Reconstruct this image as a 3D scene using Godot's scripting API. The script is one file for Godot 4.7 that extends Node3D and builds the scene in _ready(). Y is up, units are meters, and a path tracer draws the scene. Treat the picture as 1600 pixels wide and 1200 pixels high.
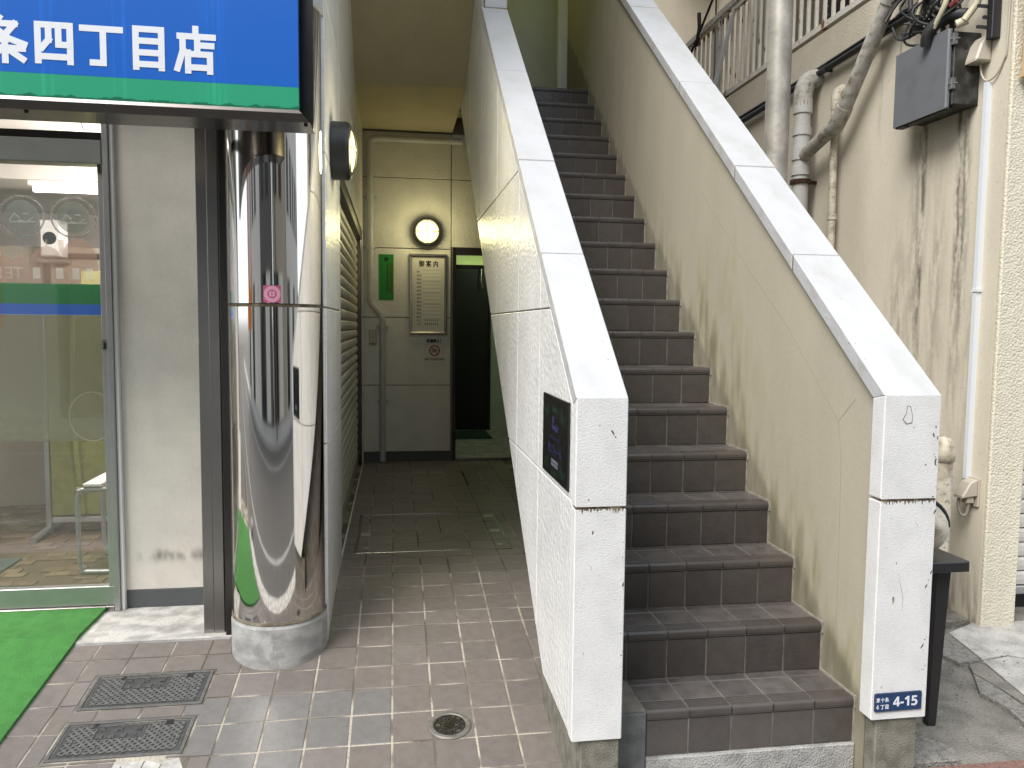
extends Node3D
# A street entrance: tiled staircase between white parapets, a covered passage, a shop front with a mirror column, a neighbour's wall.
# x right along the frontage, y up, -z into the building; metres.

const EYE := Vector3(0, 1.55, 0)
const SL := 0.8147                     # slope of the stairs
var names := {}
var cache := {}
var rng := RandomNumberGenerator.new()
var M := {}

# ---------------------------------------------------------------- scene tree helpers
func numbered(parent: Node, called: String) -> String:
	var key := str(parent.get_instance_id()) + called
	var n: int = names.get(key, 0)
	names[key] = n + 1
	return called if n == 0 else "%s_%03d" % [called, n]

func world_of(n: Node) -> Transform3D:
	var t := Transform3D()
	while n is Node3D and n != self:
		t = (n as Node3D).transform * t
		n = n.get_parent()
	return t

func thing(called: String, label: String, category: String, at: Vector3, group := "") -> Node3D:
	var o := Node3D.new()
	o.name = numbered(self, called)
	add_child(o)
	o.position = at
	o.set_meta("label", label)
	o.set_meta("category", category)
	if group != "":
		o.set_meta("group", group)
	return o

# a part: its mesh is given in world coordinates (or placed there by xf)
func part(parent: Node, called: String, mesh: Mesh, mat: Material, xf := Transform3D(), label := "") -> MeshInstance3D:
	var o := MeshInstance3D.new()
	o.name = numbered(parent, called)
	o.mesh = mesh
	o.material_override = mat
	parent.add_child(o)
	o.transform = world_of(parent).affine_inverse() * xf
	if label != "":
		o.set_meta("label", label)
	return o

func solo(called: String, label: String, category: String, mesh: Mesh, mat: Material, xf := Transform3D(), group := "") -> MeshInstance3D:
	var o := part(self, called, mesh, mat, xf)
	o.set_meta("label", label)
	o.set_meta("category", category)
	if group != "":
		o.set_meta("group", group)
	return o

func struct(called: String, mesh: Mesh, mat: Material, label := "") -> MeshInstance3D:
	var o := part(self, called, mesh, mat)
	o.set_meta("kind", "structure")
	if label != "":
		o.set_meta("label", label)
	return o

func stuff(o: Node) -> void:
	o.set_meta("kind", "stuff")

func at(p: Vector3, rot := Vector3.ZERO) -> Transform3D:
	return Transform3D(Basis.from_euler(rot), p)

# ---------------------------------------------------------------- mesh helpers
func begin() -> SurfaceTool:
	var st := SurfaceTool.new()
	st.begin(Mesh.PRIMITIVE_TRIANGLES)
	st.set_smooth_group(-1)
	return st

func done(st: SurfaceTool) -> ArrayMesh:
	st.generate_normals()
	return st.commit()

# corners counter-clockwise as seen from outside
func quad(st: SurfaceTool, a: Vector3, b: Vector3, c: Vector3, d: Vector3, ua := Vector2.ZERO, ub := Vector2(1, 0), uc := Vector2(1, 1), ud := Vector2(0, 1)) -> void:
	for q in [[a, ua], [c, uc], [b, ub], [a, ua], [d, ud], [c, uc]]:
		st.set_uv(q[1])
		st.add_vertex(q[0])

func tri(st: SurfaceTool, a: Vector3, b: Vector3, c: Vector3) -> void:
	for q in [a, c, b]:
		st.set_uv(Vector2.ZERO)
		st.add_vertex(q)

func inset(p: PackedVector2Array, d: float) -> PackedVector2Array:
	if d == 0.0:
		return p
	var n := p.size()
	var area := 0.0
	for i in n:
		area += p[i].cross(p[(i + 1) % n])
	var s := 1.0 if area > 0 else -1.0
	var out := PackedVector2Array()
	for i in n:
		var e0 := (p[i] - p[(i + n - 1) % n]).normalized()
		var e1 := (p[(i + 1) % n] - p[i]).normalized()
		var n0 := Vector2(-e0.y, e0.x) * s
		var n1 := Vector2(-e1.y, e1.x) * s
		var m := n0 + n1
		var k: float = m.dot(n0)
		out.append(p[i] + m * (d / maxf(k, 0.15)))
	return out

func rect(x0: float, y0: float, x1: float, y1: float) -> PackedVector2Array:
	return PackedVector2Array([Vector2(x0, y0), Vector2(x1, y0), Vector2(x1, y1), Vector2(x0, y1)])

# polygon in the (u, v) plane at o, pushed out along w by depth, its far (b1) and near (b0) rims chamfered; uvr maps the polygon plane to 0..1
func add_prism(st: SurfaceTool, poly: PackedVector2Array, o: Vector3, u: Vector3, v: Vector3, w: Vector3, depth: float, b1 := 0.0, b0 := 0.0, uvr := Rect2(0, 0, 1, 1)) -> void:
	var n := poly.size()
	var area := 0.0
	for i in n:
		area += poly[i].cross(poly[(i + 1) % n])
	if area < 0:
		poly.reverse()
	var layers := []
	if b0 > 0:
		layers.append([inset(poly, b0), 0.0])
		layers.append([poly, b0])
	else:
		layers.append([poly, 0.0])
	if b1 > 0:
		layers.append([poly, depth - b1])
		layers.append([inset(poly, b1), depth])
	else:
		layers.append([poly, depth])
	var flip := u.cross(v).dot(w) < 0
	var P := func(q: Vector2, h: float) -> Vector3: return o + u * q.x + v * q.y + w * h
	var U := func(q: Vector2) -> Vector2: return Vector2((q.x - uvr.position.x) / uvr.size.x, 1.0 - (q.y - uvr.position.y) / uvr.size.y)
	for k in layers.size() - 1:
		var A: PackedVector2Array = layers[k][0]
		var B: PackedVector2Array = layers[k + 1][0]
		var h0: float = layers[k][1]
		var h1: float = layers[k + 1][1]
		for i in n:
			var j := (i + 1) % n
			var q := [[A[i], h0], [A[j], h0], [B[j], h1], [B[i], h1]]
			if flip:
				q.reverse()
			quad(st, P.call(q[0][0], q[0][1]), P.call(q[1][0], q[1][1]), P.call(q[2][0], q[2][1]), P.call(q[3][0], q[3][1]), U.call(q[0][0]), U.call(q[1][0]), U.call(q[2][0]), U.call(q[3][0]))
	for e in [0, layers.size() - 1]:
		var L: PackedVector2Array = layers[e][0]
		var h: float = layers[e][1]
		var t := Geometry2D.triangulate_polygon(L)
		for i in range(0, t.size(), 3):
			var a := L[t[i]]
			var b := L[t[i + 1]]
			var c := L[t[i + 2]]
			if ((b - a).cross(c - a) > 0) != (flip != (e == 0)):
				var x := b
				b = c
				c = x
			for q in [a, b, c]:
				st.set_uv(U.call(q))
				st.add_vertex(P.call(q, h))

func prism(poly: PackedVector2Array, o: Vector3, u: Vector3, v: Vector3, w: Vector3, depth: float, b1 := 0.0, b0 := 0.0, uvr := Rect2(0, 0, 1, 1)) -> ArrayMesh:
	var st := begin()
	add_prism(st, poly, o, u, v, w, depth, b1, b0, uvr)
	return done(st)

const X := Vector3(1, 0, 0)
const Y := Vector3(0, 1, 0)
const Z := Vector3(0, 0, 1)

func front(poly: PackedVector2Array, z: float, depth: float, bev := 0.0, uvr := Rect2(0, 0, 1, 1)) -> ArrayMesh:   # faces +z, poly is (x, y)
	return prism(poly, Z * z, X, Y, Z, depth, bev, 0.0, uvr)

func side(poly: PackedVector2Array, x: float, depth: float, bev := 0.0, b0 := 0.0, uvr := Rect2(0, 0, 1, 1)) -> ArrayMesh:   # poly is (-z, y), pushed along +x (depth > 0) or -x
	return prism(poly, X * x, -Z, Y, X * signf(depth), absf(depth), bev, b0, uvr)

func flat(poly: PackedVector2Array, y: float, depth: float, bev := 0.0, uvr := Rect2(0, 0, 1, 1)) -> ArrayMesh:   # faces up, poly is (x, -z)
	return prism(poly, Y * y, X, -Z, Y, depth, bev, 0.0, uvr)

# chamfered box between two corners
func add_box(st: SurfaceTool, a: Vector3, b: Vector3, bev := 0.0) -> void:
	var lo := Vector3(minf(a.x, b.x), minf(a.y, b.y), minf(a.z, b.z))
	var hi := Vector3(maxf(a.x, b.x), maxf(a.y, b.y), maxf(a.z, b.z))
	add_prism(st, rect(lo.x, lo.y, hi.x, hi.y), Z * lo.z, X, Y, Z, hi.z - lo.z, bev, bev)

func box(a: Vector3, b: Vector3, bev := 0.0) -> ArrayMesh:
	var st := begin()
	add_box(st, a, b, bev)
	return done(st)

# a tube through points, radius r, smooth
func add_tube(st: SurfaceTool, pts: Array, r: float, n := 10, capped := true) -> void:
	var m := pts.size()
	var up := Vector3.ZERO
	var rings := []
	for i in m:
		var d: Vector3 = (pts[mini(i + 1, m - 1)] - pts[maxi(i - 1, 0)]).normalized()
		if up == Vector3.ZERO:
			up = (Vector3.UP if absf(d.y) < 0.9 else Vector3.RIGHT)
		var s := d.cross(up).normalized()
		up = s.cross(d).normalized()
		var k := 1.0
		if i > 0 and i < m - 1:
			var d0: Vector3 = (pts[i] - pts[i - 1]).normalized()
			k = 1.0 / maxf(0.6, d0.dot(d))
		var ring := []
		for j in n:
			var t := TAU * j / n
			ring.append(pts[i] + (s * cos(t) + up * sin(t)) * r * k)
		rings.append(ring)
	st.set_smooth_group(1)
	for i in m - 1:
		for j in n:
			var j2 := (j + 1) % n
			quad(st, rings[i][j], rings[i + 1][j], rings[i + 1][j2], rings[i][j2], Vector2(float(j) / n, i), Vector2(float(j) / n, i + 1), Vector2(float(j + 1) / n, i + 1), Vector2(float(j + 1) / n, i))
	st.set_smooth_group(-1)
	if capped:
		for j in range(1, n - 1):
			tri(st, rings[0][0], rings[0][j], rings[0][j + 1])
			tri(st, rings[m - 1][0], rings[m - 1][j + 1], rings[m - 1][j])

func tube(pts: Array, r: float, n := 10, capped := true) -> ArrayMesh:
	var st := begin()
	add_tube(st, pts, r, n, capped)
	return done(st)

# a smooth curve through control points
func curve(ctrl: Array, steps := 8) -> Array:
	var out := []
	var m := ctrl.size()
	for i in m - 1:
		var p0: Vector3 = ctrl[maxi(i - 1, 0)]
		var p3: Vector3 = ctrl[mini(i + 2, m - 1)]
		for k in steps:
			out.append(ctrl[i].cubic_interpolate(ctrl[i + 1], p0, p3, float(k) / steps))
	out.append(ctrl[m - 1])
	return out

# profile (radius, height) turned about an axis through o
func add_lathe(st: SurfaceTool, prof: Array, o: Vector3, n := 24, axis := Vector3.UP, sharp := true) -> void:
	var s := axis.cross(Vector3(0.37, 0.21, 0.9)).normalized()
	var t := s.cross(axis).normalized()
	for i in prof.size() - 1:
		st.set_smooth_group(i + 1 if sharp else 1)
		for j in n:
			var a0 := TAU * j / n
			var a1 := TAU * (j + 1) / n
			var d0 := s * cos(a0) + t * sin(a0)
			var d1 := s * cos(a1) + t * sin(a1)
			var q: Vector2 = prof[i]
			var r: Vector2 = prof[i + 1]
			var A := o + d0 * q.x + axis * q.y
			var B := o + d1 * q.x + axis * q.y
			var C := o + d1 * r.x + axis * r.y
			var D := o + d0 * r.x + axis * r.y
			var v0 := float(j) / n
			var v1 := float(j + 1) / n
			if q.x < 1e-6:
				tri(st, A, D, C)
			elif r.x < 1e-6:
				tri(st, A, D, B)
			else:
				quad(st, A, D, C, B, Vector2(v0, q.y), Vector2(v0, r.y), Vector2(v1, r.y), Vector2(v1, q.y))
	st.set_smooth_group(-1)

func lathe(prof: Array, o: Vector3, n := 24, axis := Vector3.UP, sharp := true) -> ArrayMesh:
	var st := begin()
	add_lathe(st, prof, o, n, axis, sharp)
	return done(st)

func polar(c: Vector2, rx: float, ry: float, n: int) -> PackedVector2Array:
	var p := PackedVector2Array()
	for i in n:
		p.append(c + Vector2(cos(TAU * i / n) * rx, sin(TAU * i / n) * ry))
	return p

# ---------------------------------------------------------------- material helpers
func lin(r: float, g: float, b: float, a := 1.0) -> Color:
	var c := Color(r, g, b).linear_to_srgb()
	c.a = a
	return c

# layers: [seed, frequency, octaves, [stops...], [colours...]], multiplied together; seamless
func noise_img(layers: Array, size := 512) -> Image:
	var out := PackedByteArray()
	out.resize(size * size * 3)
	out.fill(255)
	for L in layers:
		var f := FastNoiseLite.new()
		f.seed = L[0]
		f.frequency = L[1]
		f.fractal_octaves = L[2]
		f.noise_type = FastNoiseLite.TYPE_SIMPLEX_SMOOTH
		var g := Gradient.new()
		g.offsets = PackedFloat32Array(L[3])
		g.colors = PackedColorArray(L[4])
		var lut := []
		for i in 256:
			lut.append(g.sample(i / 255.0))
		var d := f.get_seamless_image(size, size).get_data()
		for i in size * size:
			var c: Color = lut[d[i]]
			out[i * 3] = int(out[i * 3] * c.r)
			out[i * 3 + 1] = int(out[i * 3 + 1] * c.g)
			out[i * 3 + 2] = int(out[i * 3 + 2] * c.b)
	var img := Image.create_from_data(size, size, false, Image.FORMAT_RGB8, out)
	return img

func gray(v: float) -> Color:
	return Color(v, v, v)

func noise_normal(seed_: int, freq: float, octaves: int, strength: float, size := 512) -> ImageTexture:
	var f := FastNoiseLite.new()
	f.seed = seed_
	f.frequency = freq
	f.fractal_octaves = octaves
	f.noise_type = FastNoiseLite.TYPE_SIMPLEX_SMOOTH
	var img := f.get_seamless_image(size, size)
	img.convert(Image.FORMAT_RGBA8)
	img.bump_map_to_normal_map(strength)
	return ImageTexture.create_from_image(img)

func mat(c: Color, rough: float, metal := 0.0, tex: Texture2D = null, tile := 1.0, nrm: Texture2D = null, nstr := 1.0, spec := 0.5) -> StandardMaterial3D:
	var m := StandardMaterial3D.new()
	m.albedo_color = c
	m.roughness = rough
	m.metallic = metal
	m.metallic_specular = spec
	if tex or nrm:
		m.uv1_triplanar = true
		m.uv1_world_triplanar = true
		m.uv1_scale = Vector3.ONE / tile
	if tex:
		m.albedo_texture = tex
	if nrm:
		m.normal_enabled = true
		m.normal_texture = nrm
		m.normal_scale = nstr
	return m

func tex(img: Image) -> ImageTexture:
	return ImageTexture.create_from_image(img)

func printed(img: Image, rough := 0.5) -> StandardMaterial3D:
	var m := StandardMaterial3D.new()
	m.albedo_texture = tex(img)
	m.roughness = rough
	return m

func glow(c: Color, e: float) -> StandardMaterial3D:
	var m := StandardMaterial3D.new()
	m.albedo_color = c
	m.emission_enabled = true
	m.emission = c
	m.emission_energy_multiplier = e
	m.roughness = 0.3
	return m

# ---------------------------------------------------------------- lettering
var G := {
	"条": [[38, 2, 14, 34], [34, 15, 74, 15, 42, 50, 6, 62], [28, 26, 58, 48, 96, 60], [8, 70, 92, 70], [50, 54, 50, 98], [44, 72, 10, 94], [56, 72, 92, 94]],
	"四": [[12, 12, 90, 12, 90, 94], [12, 12, 12, 94], [12, 84, 90, 84], [38, 14, 38, 46, 22, 64], [62, 14, 62, 56, 82, 56]],
	"丁": [[4, 14, 96, 14], [54, 14, 54, 92, 28, 92]],
	"目": [[18, 8, 82, 8, 82, 96], [18, 8, 18, 96], [18, 35, 82, 35], [18, 62, 82, 62], [18, 89, 82, 89]],
	"店": [[52, 0, 52, 16], [12, 18, 96, 18], [19, 18, 19, 52, 5, 94], [56, 26, 56, 56], [56, 38, 92, 38], [32, 56, 32, 98], [32, 59, 88, 59, 88, 98], [32, 90, 88, 90]],
	"東": [[8, 14, 92, 14], [20, 28, 80, 28, 80, 60], [20, 28, 20, 60], [20, 44, 80, 44], [20, 60, 80, 60], [50, 2, 50, 99], [44, 63, 6, 92], [56, 63, 94, 92]],
	"十": [[6, 42, 94, 42], [50, 4, 50, 98]],
	"御": [[24, 2, 6, 26], [28, 26, 6, 54], [19, 42, 19, 98], [42, 4, 34, 24], [38, 17, 66, 17], [33, 38, 68, 38], [51, 17, 51, 84], [51, 58, 68, 58], [38, 50, 38, 88], [31, 90, 70, 80], [77, 14, 95, 14, 95, 70, 84, 70], [77, 14, 77, 99]],
	"案": [[50, 0, 50, 12], [10, 25, 10, 13, 90, 13, 90, 25], [12, 32, 88, 32], [44, 20, 28, 46, 72, 55], [68, 32, 28, 57], [6, 66, 94, 66], [50, 56, 50, 99], [45, 68, 10, 95], [55, 68, 90, 95]],
	"内": [[14, 99, 14, 24, 86, 24, 86, 95, 74, 95], [50, 4, 50, 40, 26, 74], [50, 44, 75, 72]],
	"駐": [[8, 8, 46, 8], [10, 8, 10, 62], [10, 26, 42, 26], [10, 44, 42, 44], [10, 62, 46, 62, 42, 94, 34, 94], [28, 8, 28, 62], [8, 74, 4, 92], [18, 74, 20, 90], [68, 2, 78, 14], [54, 22, 96, 22], [56, 55, 94, 55], [50, 92, 99, 92], [75, 22, 75, 92]],
	"輪": [[4, 16, 48, 16], [10, 30, 42, 30, 42, 62, 10, 62, 10, 30], [10, 46, 42, 46], [26, 2, 26, 99], [2, 77, 50, 77], [75, 2, 52, 34], [75, 2, 99, 34], [62, 36, 88, 36], [54, 49, 54, 99], [54, 49, 96, 49, 96, 98], [54, 72, 96, 72], [75, 49, 75, 98]],
	"禁": [[4, 16, 46, 16], [26, 2, 26, 50], [26, 18, 5, 42], [26, 18, 46, 40], [54, 16, 97, 16], [75, 2, 75, 50], [75, 18, 54, 42], [75, 18, 97, 42], [24, 56, 76, 56], [6, 71, 94, 71], [50, 71, 50, 98], [30, 80, 16, 96], [70, 80, 86, 96]],
	"止": [[50, 6, 50, 90], [50, 42, 86, 42], [22, 36, 22, 90], [4, 91, 96, 91]],
	"水": [[50, 2, 50, 96, 38, 90], [10, 30, 40, 30, 12, 76], [86, 20, 58, 42], [54, 36, 94, 80]],
	"交": [[50, 0, 50, 16], [6, 20, 94, 20], [36, 28, 16, 52], [64, 28, 86, 52], [72, 46, 10, 98], [28, 46, 94, 98]],
	"旧": [[16, 6, 16, 96], [42, 10, 88, 10, 88, 94, 42, 94, 42, 10], [42, 52, 88, 52]],
	"積": [[42, 6, 8, 18], [4, 36, 46, 36], [26, 12, 26, 98], [26, 42, 4, 74], [26, 46, 46, 68], [54, 14, 97, 14], [56, 28, 95, 28], [50, 42, 99, 42], [75, 2, 75, 42], [58, 53, 93, 53, 93, 82, 58, 82, 58, 53], [58, 67, 93, 67], [66, 84, 52, 98], [84, 84, 98, 98]],
	"載": [[4, 24, 96, 24], [34, 4, 34, 32], [10, 13, 58, 13], [66, 2, 74, 60, 96, 96], [94, 50, 60, 96], [10, 36, 56, 36], [14, 46, 54, 46, 54, 74, 14, 74, 14, 46], [14, 60, 54, 60], [34, 32, 34, 99], [4, 85, 62, 85]],
	"サ": [[4, 30, 96, 30], [29, 6, 29, 60], [71, 6, 71, 50, 40, 96]],
	"ン": [[12, 14, 38, 30], [10, 90, 60, 70, 92, 22]],
	"フ": [[10, 16, 88, 16, 78, 54, 34, 94]],
	"ィ": [[78, 34, 52, 56, 20, 68], [56, 54, 56, 98]],
	"ー": [[8, 50, 92, 50]],
	"ル": [[32, 12, 30, 56, 6, 92], [62, 8, 62, 88, 96, 58]],
	"A": [[4, 98, 36, 4, 44, 4, 76, 98], [18, 64, 62, 64]],
	"v": [[4, 40, 30, 98, 56, 40]],
	"e": [[8, 68, 54, 68, 50, 46, 30, 38, 10, 50, 6, 76, 22, 96, 52, 92]],
	"n": [[8, 98, 8, 40], [8, 52, 28, 40, 48, 50, 48, 98]],
	"u": [[8, 40, 8, 88, 26, 98, 46, 84], [46, 40, 46, 98]],
	"T": [[2, 8, 70, 8], [36, 8, 36, 98]],
	"E": [[62, 8, 8, 8, 8, 94, 62, 94], [8, 50, 54, 50]],
	"L": [[8, 4, 8, 94, 60, 94]],
	"!": [[20, 4, 20, 68], [20, 86, 20, 98]],
	"0": [[10, 10, 50, 10, 50, 94, 10, 94, 10, 10]], "1": [[34, 6, 34, 98]], "2": [[10, 10, 50, 10, 50, 50, 10, 50, 10, 94, 50, 94]],
	"3": [[10, 10, 50, 10, 50, 94, 10, 94], [10, 50, 50, 50]], "4": [[46, 6, 6, 68, 66, 68], [46, 6, 46, 98]], "5": [[50, 10, 10, 10, 10, 48, 50, 48, 50, 94, 10, 94]],
}

# lettering as a thin raised mesh: origin is the lower left corner, u right, v up, w out
func glyphs(text: String, o: Vector3, u: Vector3, v: Vector3, w: Vector3, size: float, advance: float, weight: float, depth := 0.0015) -> ArrayMesh:
	var st := begin()
	var k := 0
	for ci in text.length():
		for s in G.get(text[ci], []):
			for i in range(0, s.size() - 2, 2):
				var a := Vector2(s[i] * 0.9 + 5, 100 - s[i + 1]) * size / 100.0 + Vector2(ci * advance, 0)
				var b := Vector2(s[i + 2] * 0.9 + 5, 100 - s[i + 3]) * size / 100.0 + Vector2(ci * advance, 0)
				var d := (b - a).normalized() * weight * 0.5
				var nrm := Vector2(-d.y, d.x)
				var h := depth + 0.00006 * (k % 16)
				add_prism(st, PackedVector2Array([a - d - nrm, b + d - nrm, b + d + nrm, a - d + nrm]), o, u, v, w, h)
				k += 1
	return done(st)

func latin(text: String, height: float, depth: float, bold := true) -> TextMesh:
	var t := TextMesh.new()
	var f := SystemFont.new()
	f.font_names = PackedStringArray(["Droid Sans"])
	f.font_weight = 700 if bold else 400
	t.font = f
	t.text = text
	t.font_size = 64
	t.pixel_size = height / 46.0
	t.depth = depth
	t.horizontal_alignment = HORIZONTAL_ALIGNMENT_CENTER
	t.vertical_alignment = VERTICAL_ALIGNMENT_CENTER
	return t

# painting flat print into an image
func ink_line(img: Image, a: Vector2, b: Vector2, w: float, c: Color) -> void:
	var d := (b - a)
	var L := maxf(d.length(), 0.001)
	var lo := Vector2i((a.min(b) - Vector2.ONE * w).max(Vector2.ZERO))
	var hi := Vector2i((a.max(b) + Vector2.ONE * w).min(Vector2(img.get_width() - 1, img.get_height() - 1)))
	for y in range(lo.y, hi.y + 1):
		for x in range(lo.x, hi.x + 1):
			var p := Vector2(x + 0.5, y + 0.5)
			var t := clampf((p - a).dot(d) / (L * L), 0, 1)
			var q := w * 0.5 + 0.5 - p.distance_to(a + d * t)
			if q > 0:
				var o := img.get_pixel(x, y)
				var r := o.lerp(Color(c.r, c.g, c.b, 1), minf(q, 1) * c.a)
				r.a = maxf(o.a, minf(q, 1) * c.a)
				img.set_pixel(x, y, r)

func ink_text(img: Image, text: String, p: Vector2, size: Vector2, advance: float, w: float, c: Color, mirrored := false) -> void:
	for ci in text.length():
		for s in G.get(text[ci], []):
			for i in range(0, s.size() - 2, 2):
				var a := Vector2(s[i], s[i + 1]) * 0.01
				var b := Vector2(s[i + 2], s[i + 3]) * 0.01
				if mirrored:
					a.x = 0.7 - a.x
					b.x = 0.7 - b.x
				ink_line(img, p + a * size + Vector2(ci * advance, 0), p + b * size + Vector2(ci * advance, 0), w, c)

func ink_ring(img: Image, c: Vector2, r: Vector2, w: float, col: Color, a0 := 0.0, a1 := TAU) -> void:
	var n := 40
	for i in n:
		var t0 := lerpf(a0, a1, float(i) / n)
		var t1 := lerpf(a0, a1, float(i + 1) / n)
		ink_line(img, c + Vector2(cos(t0), sin(t0)) * r, c + Vector2(cos(t1), sin(t1)) * r, w, col)

# ---------------------------------------------------------------- the place
func apron_y(z: float) -> float:
	return minf(-0.316 - 0.135 * z, 0.2301)

func _ready() -> void:
	rng.seed = 20240611
	set_view()
	make_materials()
	make_ground()
	make_building()
	make_stairs()
	make_parapets()
	make_passage()
	make_shop()
	make_column()
	make_sign()
	make_neighbour()
	make_alley()
	make_street()

func set_view() -> void:
	var cam := Camera3D.new()
	cam.name = "camera"
	add_child(cam)
	var pitch := deg_to_rad(4.27)
	var yaw := deg_to_rad(8.70)
	var roll := deg_to_rad(0.59)
	var f := Vector3(sin(yaw) * cos(pitch), -sin(pitch), -cos(yaw) * cos(pitch))
	var r := Vector3(cos(yaw), 0, sin(yaw))
	var u := r.cross(f)
	var r2 := r * cos(roll) + u * sin(roll)
	var u2 := u * cos(roll) - r * sin(roll)
	cam.transform = Transform3D(Basis(r2, u2, -f), EYE)
	cam.fov = rad_to_deg(2 * atan(600.0 / 1205.0))
	cam.near = 0.05
	cam.far = 400.0
	cam.current = true
	var env := Environment.new()
	env.background_mode = Environment.BG_SKY
	var sky := Sky.new()
	var sm := ProceduralSkyMaterial.new()
	sm.sky_top_color = Color(0.76, 0.81, 0.87)
	sm.sky_horizon_color = Color(0.85, 0.88, 0.91)
	sm.sky_curve = 0.3
	sm.ground_bottom_color = Color(0.42, 0.41, 0.40)
	sm.ground_horizon_color = Color(0.6, 0.6, 0.6)
	sky.sky_material = sm
	env.sky = sky
	env.tonemap_mode = Environment.TONE_MAPPER_LINEAR
	env.tonemap_exposure = 2.35
	env.sdfgi_enabled = true
	env.ssao_enabled = true
	env.ssil_enabled = true
	var we := WorldEnvironment.new()
	we.name = "world_environment"
	we.environment = env
	add_child(we)
	var sun := DirectionalLight3D.new()
	sun.name = "sun"
	sun.light_energy = 0.68
	sun.light_angular_distance = 32.0
	sun.light_color = Color(1.0, 0.985, 0.97)
	sun.shadow_enabled = true
	add_child(sun)
	sun.look_at_from_position(Vector3(-5.4, 8.0, 4.9), Vector3.ZERO)

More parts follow.
